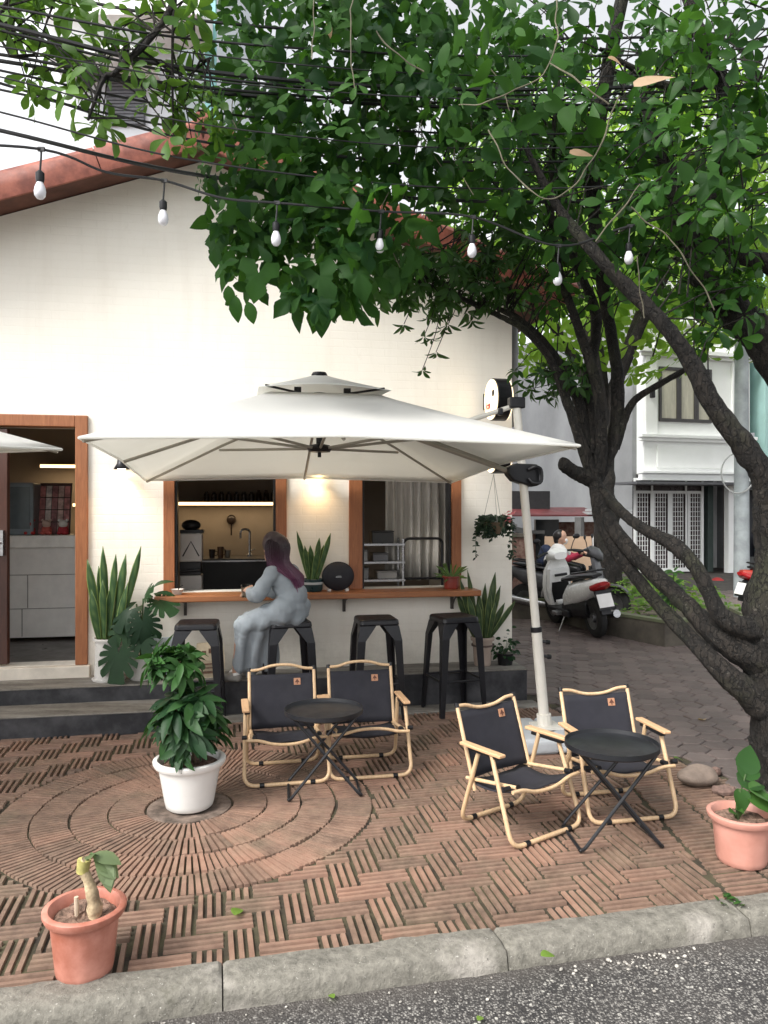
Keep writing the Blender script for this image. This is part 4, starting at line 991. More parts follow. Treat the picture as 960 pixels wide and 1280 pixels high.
# on the counter
p0 = W(-.625, -.10, .926); T = thing('potted_plant', 'small snake plant in a dark teal pot on the counter beside the speaker', 'potted plant', p0, WA)
q = MB(); q.lathe([(0, .002), (.075, 0), (.085, .02), (.088, .10), (.08, .105), (.076, .09), (0, .09)], 32); q.build('pot', M('dark_teal', (.01, .035, .04), .3), T, smooth=True)
q = MB(); q.lathe([(.0885, .06), (.0895, .062), (.0895, .078), (.0885, .08)], 32); q.build('band', M('pale_band', (.4, .42, .42), .4), T, smooth=True)
snake(T, .085, [(-.03, 0, -.13, 0, .42), (0, .02, -.02, .0, .30), (.02, 0, .06, .01, .36), (.03, -.02, .15, 0, .40), (.0, -.03, .04, -.06, .26), (-.03, -.02, -.07, -.05, .30), (.04, .02, .10, .04, .30), (-.01, .03, -.05, .05, .26)], m_snake2, .026)
S = thing('speaker', 'black oval wireless speaker standing on the counter between the windows', 'speaker', W(-.415, -.12, .926), WA)
q = MB(); q.ell((0, 0, .125), (.135, .055, .12), 32, 16); q.build('body', M('speaker_mesh', (.012, .012, .018), .7, var=.2, bmp=.5, bscale=400, bdist=.001), S, smooth=True)
q = MB(); q.tube([(.133 * math.cos(a), -.012, .125 + .118 * math.sin(a)) for a in [2 * pi * i / 40 for i in range(40)]], .004, 6, closed=True); q.build('rim', m_black, S, smooth=True)
q = MB(); q.b2((-.024, -.0585, .118), (.024, -.0545, .124)); q.b2((-.018, -.0585, .128), (.02, -.0545, .131)); q.build('badge', m_steel, S)
q = MB(); q.b2((-.09, -.03, 0), (-.06, .03, .02)); q.b2((.06, -.03, 0), (.09, .03, .02)); q.build('foot', m_cer, S, bevel=.004)
p0 = W(.565, -.12, .926); T = thing('potted_plant', 'spider plant in a small red pot at the right end of the counter', 'potted plant', p0, 0)
pot(T, (.06, .072), .11, M('red_pot', (.20, .028, .018), .4), .005, .015)
q = MB()
for k in range(34):
    a = random.random() * 6.28; r = random.uniform(.06, .19); h = random.uniform(.02, .14); q.tint = 0
    blade(q, (.02 * math.cos(a), .02 * math.sin(a), .1), (r * math.cos(a), r * math.sin(a), .1 + h - r * .2), .008, random.uniform(-.5, .5), .05, .9)
q.build('leaves', leafmat('spider_leaf', (.04, .12, .03), (.30, .38, .16), .3), T, smooth=True)
B = thing('bowl', 'small white bowl with a dark spoon at the left end of the counter', 'bowl', W(-1.715, -.14, .926), 0)
q = MB(); q.lathe([(0, .003), (.03, 0), (.034, .006), (.05, .04), (.052, .042), (.048, .04), (.03, .01), (0, .01)], 24); q.build('dish', m_cer, B, smooth=True)
q = MB(); q.tube([(0, 0, .02), (.02, -.01, .06), (.05, -.02, .075)], .004, 6); q.build('spoon', m_black, B)

# right end of the platform
p0 = W(.83, -.17, .27); T = thing('potted_plant', 'big snake plant in a beige banded pot at the right end of the platform', 'potted plant', p0, 0)
pot(T, (.072, .098), .245, M('beige_clay', (.33, .26, .215), .7, var=.1), .006, .03)
q = MB(); q.lathe([(.0925, .165), (.0955, .167), (.0965, .18), (.095, .182)], 32); q.build('band', M('brown_band', (.08, .05, .04), .6), T, smooth=True)
snake(T, .2, [(-.05, 0, -.20, -.04, .55), (-.02, .02, -.13, .0, .62), (0, 0, -.04, -.02, .45), (.02, 0, .11, .0, .60), (.03, .02, .16, .02, .48), (-.03, -.03, -.14, -.1, .42), (.0, .03, .03, .05, .5), (-.05, .02, -.22, .02, .42), (.02, -.03, .06, -.06, .44), (-.02, -.04, -.05, -.07, .36), (.04, -.02, .1, -.05, .35), (.04, 0, .28, -.03, .36), (.03, .02, .2, .05, .33)], m_snake, .03)
p0 = W(1.03, -.18, .27); T = thing('potted_plant', 'low ivy in a small dark pot at the platform corner', 'potted plant', p0, 0)
q = MB(); q.lathe([(0, 0), (.06, 0), (.075, .1), (.07, .1), (0, .085)], 20); q.build('pot', m_black, T, smooth=True)
L = Leaves(); q = MB()
for k in range(46):
    d = inball(); p = V((d.x * .13, d.y * .10 - .02, .13 + d.z * .10)); L.add('heart', p, (d.x, d.y - .3, d.z * .4 - .2), (d.x * .5, -.6, .8), random.uniform(.035, .06), random.uniform(0, .8))
    if k % 4 == 0: q.tube([(0, 0, .09), (p.x * .5, p.y * .5, p.z + .02), p], .002, 5)
for k in range(5): p = V((-.02 + .02 * k, 0, .2 + .03 * k)); L.add('heart', p, (random.uniform(-1, 1), -.4, .2), (0, -.6, .8), .04, .5)
q.build('stem', m_stem, T); L.build('leaves', m_lf_dark, T)
# hanging basket under the lower sign
p0 = W(.90, -.26, 1.40); T = thing('hanging_basket', 'trailing plant in a hanging basket below the round signs', 'hanging plant', p0, WA)
q = MB(); q.lathe([(0, 0), (.05, .0), (.09, .06), (.1, .1), (.095, .1), (0, .08)], 20); q.build('basket', m_bark0, T, smooth=True)
q = MB(); h = .508
for a in (.5, 2.6, 4.7): q.tube([(.095 * math.cos(a), .095 * math.sin(a), .1), (0, 0, h)], .0025, 5)
q.build('cord', M('cord_grey', (.3, .28, .25), .8), T)
L = Leaves(); q = MB()
for k in range(30):
    a = random.random() * 6.28; r = random.uniform(.09, .17); dn = random.choice([.05, .1, .12, .3 if abs(math.cos(a)) > .6 else .15]); pts = [V((.05 * math.cos(a), .05 * math.sin(a), .1)), V((r * .8 * math.cos(a), r * .8 * math.sin(a), .15)), V((r * math.cos(a), r * math.sin(a), .1 - dn * .4)), V((r * 1.02 * math.cos(a), r * math.sin(a), .1 - dn))]
    sp_ = smooth_path(pts, 5); q.tube(sp_, .002, 5)
    for s_ in sp_[2:]:
        for z in range(2): L.add('ovate', s_, (random.uniform(-1, 1), random.uniform(-1, .3), random.uniform(-.8, .3)), (random.uniform(-.4, .4), -.6, .7), random.uniform(.025, .045), random.uniform(0, .5) if random.random() > .12 or math.cos(a) < .3 else 1)
q.build('stem', m_stem, T); L.build('leaves', leafmat('basket_leaf', (.012, .028, .018), (.06, .09, .05), .2), T)
L = Leaves()
for k in range(14): L.add('ovate', (.1 + random.uniform(-.05, .06), random.uniform(-.1, 0), .13 + random.uniform(-.04, .07)), (random.uniform(-.5, 1), -.5, .4), (0, -.7, .7), .04, random.random())
L.build('pink_leaf', leafmat('pink_leaf', (.3, .06, .08), (.5, .18, .2), .3), T)

# paper bag under the first stool, rock, fallen leaves
T = thing('paper_bag', 'printed beige paper bag on the platform behind the left bar stool', 'bag', W(-1.455, -.20, .27), WA + .1)
q = MB(); q.loft([[V((x, y, 0)) for x, y in ((-.11, -.05), (.11, -.05), (.11, .05), (-.11, .05))], [V((x, y, .14)) for x, y in ((-.115, -.055), (.113, -.052), (.112, .052), (-.113, .05))], [V((x, y, .27)) for x, y in ((-.105, -.012), (.1, -.018), (.1, .016), (-.104, .014))]]); q.build('bag_body', M('kraft_print', (.5, .42, .30), .8, var=.2, scale=8), T)
q = MB()
for x, z, sx_, sz_ in ((-.05, .19, .03, .05), (.0, .2, .03, .06), (.05, .19, .025, .05), (0, .11, .16, .012), (0, .08, .12, .01), (-.03, .045, .1, .02)): q.box((x, -.0565 + max(0, z - .14) * .29, z), (sx_, .002, sz_))
q.build('print', M('print_brown', (.16, .09, .06), .8, var=.4, scale=40), T)
p0 = G(872, 981); q = MB(); q.ell((0, 0, .055), (.125, .085, .065), 20, 12)
for i, p in enumerate(q.v):
    f = 1 + .12 * math.sin(p.x * 31 + p.y * 17) + .08 * math.sin(p.z * 43 + p.x * 11); q.v[i] = V((p.x * f, p.y * f, min(p.z, .105) * (1 + .05 * math.sin(p.x * 40))))
o = q.build('rock', M('brown_rock', (.20, .155, .125), .85, var=.25, scale=8, bmp=.6, bscale=30, bdist=.01), smooth=True, sub=1); o.location = p0; o.rotation_euler = (0, 0, .3); tag(o, 'rounded brown grey rock at the edge of the brick paving near the tree', 'rock')
for px, py, sx_, lab in ((905, 992, .07, 'broken brick lump beside the rounded rock'), (893, 968, .045, 'small grey stone behind the rounded rock')):
    q = MB(); q.ell((0, 0, .02), (sx_, sx_ * .6, .035), 10, 6); q.v = [V((p.x * (1 + .15 * math.sin(p.y * 90)), p.y, min(p.z, .04) + .004 * math.sin(p.x * 120))) for p in q.v]
    o = q.build('stone', M('stone_%d' % px, (.17, .11, .09), .9, var=.3, scale=20, bmp=.6), bevel=.003); o.location = G(px, py); tag(o, lab, 'stone')
for k, (px, py, lab, sz, rz, col) in enumerate([(293, 1146, 'yellow green fallen leaf on the herringbone bricks', .085, 1.5, .9), (676, 1197, 'yellow green fallen leaf lying on the kerb', .07, .5, 1), (417, 1250, 'small yellow leaf on the asphalt below the pale kerb patch', .04, 2, .9), (597, 1278, 'yellow leaf on the asphalt at the bottom edge', .04, 1.0, 1), (880, 901, 'pale dry leaf on the hexagon blocks near the tree', .10, 1.4, 2), (842, 948, 'green leaf on the hexagon blocks beside the tree trunk', .06, 0, .3)]):
    L = Leaves(); z = .012 if py < 1190 else (.02 if py < 1220 else -.06); p = G(px, py, z)
    L.add('ovate', (0, 0, .006), (math.cos(rz), math.sin(rz), .06), (.1, -.2, 1), sz, min(col, 1)); o = L.build('fallen_leaf', m_dry if col == 2 else m_lf_lite); o.location = p; tag(o, lab, 'leaf')
L = Leaves()
for k in range(14): L.add('heart', K(1.44 + random.uniform(-.04, .04), -.03 + random.uniform(-.06, .04), .012), (random.uniform(-1, 1), random.uniform(-1, .4), .4), (0, -.2, 1), random.uniform(.02, .04), random.random())
o = L.build('weed', m_lf_mid); tag(o, 'small green weed growing in the kerb joint at the right', 'weed')
# ================================================================== WOMAN ON THE SECOND STOOL
m_skin = M('skin', (.52, .31, .22), .5, var=.08, scale=20)
m_hair, t, b = newmat('purple_hair'); co = coord(t, 'Object', (60, 60, 4)); n = noise(t, co, 3, 4)
sx = t.nodes.new('ShaderNodeSeparateXYZ'); c0 = t.nodes.new('ShaderNodeTexCoord'); t.links.new(c0.outputs['Object'], sx.inputs[0])
c = mixc(t, ramp(t, sx.outputs[2], 1.33, 1.02), (.035, .02, .025), (.17, .05, .12)); c = mixc(t, ramp(t, n, .4, .75, 0, .6), c, (.015, .008, .012))
t.links.new(c, b.inputs['Base Color']); b.inputs['Roughness'].default_value = .38; bump(t, b, n, .5, .006)
m_dress = M('grey_blue_cotton', (.27, .305, .335), .92, var=.12, scale=3, bmp=.3, bscale=220, bdist=.001)
PW = thing('person', 'woman with long purple hair in a loose grey blue dress sitting at the counter', 'person', (0, 0, 0))
def rel(px, py, Y): return P(px, py, Y)
hipc = V((-.705, 5.79, .86)); 
neck = V((-.795, 5.83, 1.185)); chest = V((-.745, 5.80, 1.06)); head = V((-.835, 5.845, 1.315))
fwd = V((-.87, .49, 0)); sid = V((.49, .87, 0))      # facing; her left-to-right axis points to the wall side... near side is -sid
near_sh = neck - sid * .115 + V((.02, 0, -.045)); far_sh = neck + sid * .115 + V((.03, 0, -.05))
el_n = V((-.93, 5.68, .985)); ha_n = V((-1.035, 5.90, .985)); el_f = V((-.80, 6.02, .97)); ha_f = V((-1.02, 6.02, .965))
hn, hf = hipc - sid * .085, hipc + sid * .085
kn_n, kn_f = V((-1.075, 5.84, .72)), V((-1.06, 6.0, .73)); an_n, an_f = V((-1.15, 5.98, .345)), V((-1.10, 6.13, .345))
caps = [(head, .082, head + V((0, 0, .03)), .086), (head + fwd * .03 + V((0, 0, -.055)), .052, head + fwd * .045 + V((0, 0, -.07)), .04), (head + fwd * .082 + V((0, 0, -.01)), .012, head + fwd * .092 + V((0, 0, -.022)), .012),
        (head + fwd * .075 + V((0, 0, -.05)), .012, head + fwd * .076 + V((0, 0, -.055)), .012), (head + sid * .082, .018, head + sid * .084 + V((0, 0, .02)), .016), (head - sid * .082, .018, head - sid * .084 + V((0, 0, .02)), .016),
        (neck + V((0, 0, -.02)), .048, head + V((0, 0, -.05)), .044), (neck + V((.01, 0, -.06)), .07, chest, .085), (chest, .085, hipc, .10), (near_sh, .048, far_sh, .048),
        (near_sh, .042, el_n, .034), (el_n, .033, ha_n, .022), (far_sh, .042, el_f, .034), (el_f, .033, ha_f, .022),
        (hn, .085, kn_n, .058), (kn_n, .055, an_n, .034), (hf, .085, kn_f, .058), (kn_f, .055, an_f, .034)]
GL = V((-1.075, 5.965, .926))
def hand(w_, axis, up_):
    axis = axis.normalized(); s_ = axis.cross(up_).normalized(); o = []
    o.append((w_, .022, w_ + axis * .045, .02)); o.append((w_ + s_ * .014, .017, w_ + axis * .05 + s_ * .018, .014)); o.append((w_ - s_ * .014, .017, w_ + axis * .05 - s_ * .018, .014))
    for k, (of, L) in enumerate(((.026, .055), (.009, .065), (-.009, .06), (-.026, .046))):
        a = w_ + axis * .055 + s_ * of; m_ = a + axis * L * .5 - up_ * .004; e = m_ + axis * L * .25 - up_ * L * .45
        o += [(a, .0085, m_, .008), (m_, .008, e, .007)]
    th = w_ + axis * .02 + s_ * .03; o += [(th, .011, th + axis * .03 + s_ * .02, .009), (th + axis * .03 + s_ * .02, .009, th + axis * .05 + s_ * .008, .0075)]
    return o
caps += hand(ha_n, GL + V((0, 0, .07)) - ha_n, V((-.2, -.6, .8)).normalized()) + hand(ha_f, V((-1, -.2, -.05)), V((0, 0, 1)))
blob('body', caps, .008, m_skin, PW, 3)
# dress
def folds(co):
    x, y, z = co[:, 0], co[:, 1], co[:, 2]
    leg = np.clip((.86 - z) / .25, 0, 1)
    w1 = np.sin((x * 52 + y * 20 - z * 8) + 2.5 * np.sin(z * 6 + y * 5)); w2 = np.sin((z * .9 + .75 * x) * 48 + 2.2 * np.sin(x * 11 + y * 13)); w3 = np.sin((z - .5 * x) * 60 + 2 * np.sin(y * 15))
    f = .0125 * np.sign(w1) * np.abs(w1) ** .7 * leg + (.0045 * np.sign(w2) * np.abs(w2) ** .6 + .002 * w3 * (w2 > 0)) * (1 - leg)
    f += .003 * np.sin(x * 95 + 3 * np.sin(z * 9)) * leg
    return f + .0012 * np.sin(x * 60 + y * 40 + z * 50)
sh_n2 = near_sh; sl_n = el_n + (ha_n - el_n) * .45; sl_f = el_f + (ha_f - el_f) * .45
dc = [(neck + V((.01, 0, -.035)), .050, chest, .106), (chest, .110, hipc + V((.01, 0, .10)), .118), (hipc + V((.01, 0, .1)), .118, hipc + V((0, 0, -.01)), .125), (near_sh + V((0, 0, -.005)), .048, far_sh + V((0, 0, -.005)), .048),
      (near_sh, .056, el_n, .062), (el_n, .064, sl_n + V((0, 0, -.015)), .066), (far_sh, .052, el_f, .054), (el_f, .055, sl_f, .055),
      (hn + V((0, 0, .0)), .105, kn_n, .074), (hf + V((0, 0, .0)), .105, kn_f, .074), ((hn + hf) / 2, .11, (kn_n + kn_f) / 2, .078),
      (kn_n, .075, an_n + V((.06, -.01, .07)), .080), (kn_f, .075, an_f + V((.04, 0, .07)), .080), (kn_n.lerp(hn, .3), .07, an_n + V((.15, .0, .07)), .07), ((kn_n + kn_f) / 2, .08, (an_n + an_f) / 2 + V((.07, 0, .07)), .085),
      (kn_n.lerp(hn, .45), .07, an_n + V((.20, .02, .06)), .062), (kn_f.lerp(hf, .45), .07, an_f + V((.20, -.02, .06)), .06), (kn_n.lerp(hn, .7), .07, an_n + V((.22, .03, .14)), .06), (kn_n + V((.02, 0, 0)), .08, an_n + V((.10, .05, .04)), .09), (hipc + V((.05, -.02, -.05)), .075, hipc + V((-.1, -.05, -.06)), .08)]
blob('dress', dc, .008, m_dress, PW, 4, folds)
# hair: scalp cap under many long straight locks
bk = -fwd; hcen = head + V((0, 0, .02)) + bk * .012
hr = blob('hair', [(hcen + fwd * .012 + V((0, 0, .012)), .093, hcen + bk * .02, .092), (hcen + fwd * .03 + V((0, 0, .03)), .075, hcen + fwd * .02 + V((0, 0, .03)), .08), (head + bk * .045 + V((0, 0, -.04)), .075, head + bk * .06 + V((0, 0, -.12)), .06)], .008, m_hair, PW, 2)
q = MB(); rs = random.Random(3)
for k in range(300):
    u = rs.uniform(-1, 1); ang = u * 1.75                       # around the head: 0 = back, +-1.75 = temples
    d0 = (bk * math.cos(ang) + sid * math.sin(ang)); lift = rs.uniform(.1, .9)
    p0 = hcen + d0 * .05 * lift + V((0, 0, .092 * math.sqrt(max(.1, 1 - (lift * .55) ** 2)))); p1 = hcen + d0 * .101 + V((0, 0, .01)); p2 = head + d0 * .095 + bk * .02 + V((0, 0, -.10))
    ln = rs.uniform(.0, 1); zend = .955 + .16 * abs(u) + .10 * ln * ln
    sp = sid * (math.sin(ang) * .085 + rs.uniform(-.02, .02))
    p3 = chest + bk * (.118 - .05 * abs(u)) + sp + V((0, 0, .06)); p4 = chest + bk * (.128 - .05 * abs(u)) + sp * .8 + V((.02, -.01, 0)); p4.z = min(zend, p3.z - .03)
    if abs(u) > .86 and rs.random() < .6: p3 = neck + sid * math.copysign(.075, u) + fwd * .045 + V((0, 0, -.08)); p4 = p3 + V((0, 0, -.10)) + fwd * .01
    pts = smooth_path([p0, p1, p2, p3, p4], 4); n_ = len(pts); r0 = rs.uniform(.004, .0085)
    q.tube(pts, [r0 * (.6 + .5 * min(1, i / 5)) * (1 - .75 * max(0, (i / (n_ - 1) - .6) / .4)) for i in range(n_)], 5, flat=.6)
q.build('locks', m_hair, hr, smooth=True)
for a, lab in ((an_n, 1), (an_f, 2)):
    toe = V((-.93, .25, 0)).normalized(); h0 = V((a.x + .01, a.y, .30))
    q = blob('shoe', [(h0, .034, h0 + toe * .13 + V((0, 0, -.004)), .03), (h0 + V((0, 0, .02)), .036, h0 + toe * .05 + V((0, 0, .008)), .034)], .008, M('grey_shoe', (.26, .25, .23), .7), PW, 3)
    q = MB(); q.tube([a + V((.005, 0, .0)), h0 + V((.0, 0, .025))], [.037, .040], 14); q.build('sock', M('white_sock', (.72, .71, .69), .9), PW, smooth=True)
Gt = thing('glass', 'glass of iced drink the woman holds on the counter', 'glass', GL, 0)
q = MB(); q.lathe([(0, .002), (.028, 0), (.03, .004), (.036, .10), (.0345, .10), (.0285, .01), (0, .009)], 24); q.build('tumbler', m_glass, Gt, smooth=True)
q = MB(); q.lathe([(0, .0095), (.028, .0105), (.0335, .075), (0, .075)], 24); q.build('drink', M('drink', (.25, .17, .12), .2), Gt, smooth=True)
# ================================================================== BACKGROUND ON THE RIGHT
m_hw = M('house_white', (.90, .905, .90), .7, var=.03, scale=2)
m_hg = M('house_grey_render', (.27, .275, .285), .85, var=.18, scale=.6, bmp=.2, bscale=12, bdist=.01)
m_fd = M('dark_window_frame', (.05, .045, .045), .4)
m_pane = M('curtained_pane', (.50, .47, .38), .25, var=.12, scale=3, stretch=(4, 4, .5))
m_dkglass = M('dark_glass', (.03, .033, .036), .12)
C0 = P(805, 640, 19); C0.z = 0; HA = rad(17)
Hs = thing('white_townhouse', 'white townhouse with grey rendered side wall and lattice doors behind the trees', 'house', C0, HA)
q = MB(); q.b2((0, 0, 2.47), (3.2, .3, 7.2)); q.b2((0, 1.2, -.1), (3.2, 1.5, 2.469)); q.build('wall', m_hw, Hs)
q = MB(); q.b2((-.12, .301, -.1), (.0, 13, 6.9)); q.b2((3.2, .3, -.1), (3.32, 13, 6.9)); q.b2((0, .31, 6.5), (3.2, 13, 6.88)); q.build('side_wall', m_hg, Hs)
q = MB()
for z0, z1, d in ((2.30, 2.469, .16), (2.47, 2.54, .24), (3.28, 3.36, .10), (3.36, 3.45, .18), (5.38, 5.46, .1), (5.46, 5.58, .2), (6.2, 6.3, .12), (6.9, 7.2, .2)): q.b2((-.13 - d * .3, -d, z0), (3.3, -.002, z1))
q.b2((.0, -.07, 3.46), (.35, -.003, 5.37)); q.b2((2.6, -.07, 3.46), (2.95, -.003, 5.37)); q.b2((.35, -.05, 2.62), (2.5, -.003, 3.2)); q.build('cornice', m_hw, Hs, bevel=.015)
q = MB(); q.b2((.42, -.05, 3.78), (1.98, -.004, 3.86)); q.b2((.42, -.05, 5.06), (1.98, -.004, 5.14)); wz = 3.8605
for x in (.42, .93, 1.0, 1.45, 1.52, 1.92): q.b2((x, -.049, 3.8605), (x + .065, -.004, 5.0595))
wf = q.build('window', m_fd, Hs); q = MB(); q.b2((.43, -.02, 3.85), (1.97, -.005, 5.07)); q.build('pane', m_pane, wf)
q = MB(); q.b2((-.3, -.02, 0.02), (1.75, .0, .12)); q.b2((-.3, -.02, 1.98), (1.75, 0, 2.05)); q.b2((-.3, -.02, 2.3), (1.75, 0, 2.36))
for x in (-.3, .18, .22, .69, .74, 1.21, 1.26, 1.68): q.b2((x, -.021, .121), (x + .07, .001, 1.979))
for x in (-.3, .2, 1.2, 1.7): q.b2((x, -.021, 2.051), (x + .05, .001, 2.299))
dr = q.build('door', m_hw, Hs); q = MB(); q.b2((-.3, .03, .1), (1.75, .05, 2.3)); q.build('door_glass', M('dark_maroon', (.035, .02, .022), .3), dr)
q = MB()
for x0 in (-.23, .29, .81, 1.33):
    for i in range(5): q.b2((x0 + .03 + i * .075, .0, .12), (x0 + .042 + i * .075, .01, 1.98))
    for z in range(15): q.b2((x0, .011, .2 + z * .12), (x0 + .36, .02, .212 + z * .12))
q.build('lattice', m_hw, dr)
q = MB(); q.b2((-.9, -1.0, 2.18), (3.6, .0, 2.24)); q.build('awning', M('awning_grey', (.10, .10, .11), .6), Hs)
q = MB(); q.b2((1.86, -.05, 0), (2.02, .1, 2.3)); q.b2((2.3, -.4, 0), (2.52, -.2, 2.3)); q.build('porch_post', M('post_dark_green', (.05, .07, .065), .6), Hs)
q = MB(); q.b2((2.1, -.5, 0), (2.26, -.34, 2.3)); q.build('white_post', m_hw, Hs)
q = MB(); q.b2((2.55, .0, 0), (3.0, .2, 2.2)); q.build('brick_pier', M('pier_brick', (.16, .075, .055), .9, var=.35, scale=12), Hs)
L = thing('wall_lamp', 'small black lantern beside the townhouse upper window', 'lamp', C0 + Matrix.Rotation(HA, 3, 'Z') @ V((.14, -.14, 4.45)), HA)
q = MB(); q.b2((-.05, -.06, -.12), (.05, .05, .12)); q.build('body', m_black, L, bevel=.02); q = MB(); q.lathe([(0, .2), (.03, .19), (.075, .12)], 8); q.build('cap', m_black, L)
Tq = thing('turquoise_house', 'pale turquoise house with dark window at the right edge behind the pole', 'house', C0 + V((3.45, .9, 0)), HA)
m_tq = M('turquoise_paint', (.40, .62, .60), .7, var=.06, scale=2)
q = MB(); q.b2((0, 0, 2.3), (4.5, 6, 8.5)); q.build('wall', m_tq, Tq)
q = MB(); q.b2((.5, -.05, 3.6), (1.6, -.003, 5.2)); f_ = q.build('window', m_fd, Tq); q = MB(); q.b2((.58, -.06, 3.68), (1.52, -.051, 5.12)); q.build('pane', M('blue_glass', (.10, .14, .19), .15), f_)
q = MB(); q.b2((0, .6, 0), (4.5, 6, 2.299)); q.build('shop_recess', M('shop_dark', (.02, .022, .03), .5), Tq); q = MB(); q.b2((-.2, -.5, 2.1), (4.5, .6, 2.2)); q.build('canopy', m_hw, Tq)
q = MB(); q.b2((0.02, .3, .0), (1.7, .59, .32)); q.b2((.1, .32, .33), (1.4, .36, .9)); q.build('shop_front', M('shop_pale', (.35, .36, .36), .6), Tq)
for k, (x, c) in enumerate(((.2, (.1, .35, .32)), (.5, (.6, .6, .58)), (.85, (.12, .2, .35)))):
    o = thing('display_item', ['teal goods on the shop ledge at far right', 'white goods on the shop ledge at far right', 'blue goods on the shop ledge at far right'][k], 'goods', C0 + V((3.45, .9, 0)) + Matrix.Rotation(HA, 3, 'Z') @ V((x, .45, .321)), HA)
    q = MB(); q.lathe([(0, 0), (.09, .0), (.1, .2), (.05, .3), (.05, .36), (0, .36)], 12); q.build('body', M('goods_%d' % k, c, .5), o, smooth=True); q = MB(); q.lathe([(0, .361), (.06, .361), (.06, .4), (0, .4)], 12); q.build('lid', m_white, o)
Po = thing('utility_pole', 'pale blue grey pole with a loop of cable behind the right trunk', 'pole', P(927, 640, 14) - V((0, 0, 1.55)), 0)
q = MB(); q.tube([(0, 0, -.1), (0, 0, 7)], [.14, .11], 14); q.build('shaft', M('pole_paint', (.30, .33, .34), .6, var=.25, scale=3), Po, smooth=True)
q = MB(); q.tube([(.16 + .30 * math.cos(a) - .3, -.16, 2.25 + .36 * math.sin(a)) for a in [2 * pi * i / 30 for i in range(30)]], .013, 6, closed=True); q.build('cable_loop', M('cable_grey', (.35, .36, .35), .6), Po, smooth=True)
q = MB(); q.b2((-.16, -.16, 2.9), (.16, -.11, 2.98)); q.build('clamp', m_steel, Po)
o = thing('lantern', 'small red ornament hanging on the white porch post', 'ornament', P(897, 730, 17.4), 0)
q = MB(); q.ell((0, 0, 0), (.17, .17, .15), 12, 8); q.build('ball', M('red_orn', (.42, .03, .03), .6), o, smooth=True); q = MB(); q.tube([(0, 0, -.14), (0, 0, -.35)], .03, 6); q.build('tassel', M('red_tassel', (.35, .03, .03), .8), o)

# planter with low concrete wall, greenery
m_pl = M('mossy_concrete', (.085, .072, .06), .9, var=.4, scale=2.5, bmp=.5, bscale=25, bdist=.01, col2=(.13, .115, .09))
PT = [(1.45, 11.5), (2.45, 11.0), (2.85, 9.75), (3.27, 8.95), (4.55, 9.33), (4.8, 10.6)]
Pt = thing('planter', 'low mossy concrete planter wall along the right side of the alley', 'planter', (0, 0, 0), 0)
q = MB(); rings = []
for i, (x, y) in enumerate(PT):
    a = V(PT[max(i - 1, 0)]); c = V(PT[min(i + 1, len(PT) - 1)]); d = (c - a).normalized(); nrm = V((-d.y, d.x)); 
    if i == 0: d = (V(PT[1]) - V(PT[0])).normalized(); nrm = V((-d.y, d.x))
    z = .27 + random.uniform(-.01, .01)
    rings.append([V((x, y, -.1)), V((x, y, z)), V((x + nrm.x * .16, y + nrm.y * .16, z)), V((x + nrm.x * .16, y + nrm.y * .16, -.1))])
q.loft(rings); q.build('wall', m_pl, Pt)
q = MB(); rings2 = [[r[1] + V((0, 0, .001)) + (r[1] - r[2]) * .08, r[1] + V((0, 0, .035)) + (r[1] - r[2]) * .08, r[2] + V((0, 0, .035)), r[2] + V((0, 0, .001))] for r in rings]; q.loft(rings2); q.build('coping', M('coping', (.17, .16, .12), .9, var=.35, scale=4, col2=(.12, .15, .07)), Pt)
q = MB(); q.add([(2.75, 11.5, .19), (3.0, 9.8, .19), (3.4, 9.1, .19), (4.5, 9.40, .19), (4.75, 10.6, .19), (4.9, 15.5, .19), (2.9, 15.5, .19)], [tuple(range(7))]); q.build('soil', m_soil, Pt)
q = MB(); q.b2((3.9, 8.55, -.1), (7.5, 9.0, .12), Matrix.Rotation(.0, 4, 'Z')); o = q.build('low_step', m_pl, bevel=.015); struct(o)
L = Leaves()
for k in range(230):
    x = random.uniform(2.95, 4.65); y = random.uniform(9.35 + (x - 3.3) * .3, 13.5); h = random.uniform(.02, .3) * (1 if random.random() < .8 else 1.5)
    L.rosette('ovate', (x, y, .2 + h), (random.uniform(-.4, .4), random.uniform(-.6, .2), 1), 5, random.uniform(.06, .11), random.uniform(0, .55), 1, .2)
o = L.build('ground_cover', m_lf_lite); tag(o, 'low leafy ground cover growing in the planter', 'ground cover', kind='stuff')
T = thing('seedling', 'young leafy sapling at the front corner of the planter', 'plant', (3.62, 9.7, .19), 0)
q = MB(); L = Leaves()
for k in range(4):
    a = k * 1.6; tp = V((.10 * math.cos(a), .1 * math.sin(a), .45 + .06 * k)); q.tube([(0, 0, 0), tp * .5, tp], .008, 5)
    for z in (.5, .75, 1): L.rosette('ovate', tp * z, (random.uniform(-.5, .5), -.3, 1), 5, .13, .6)
q.build('stem', m_stem, T); L.build('leaves', m_lf_mid, T)

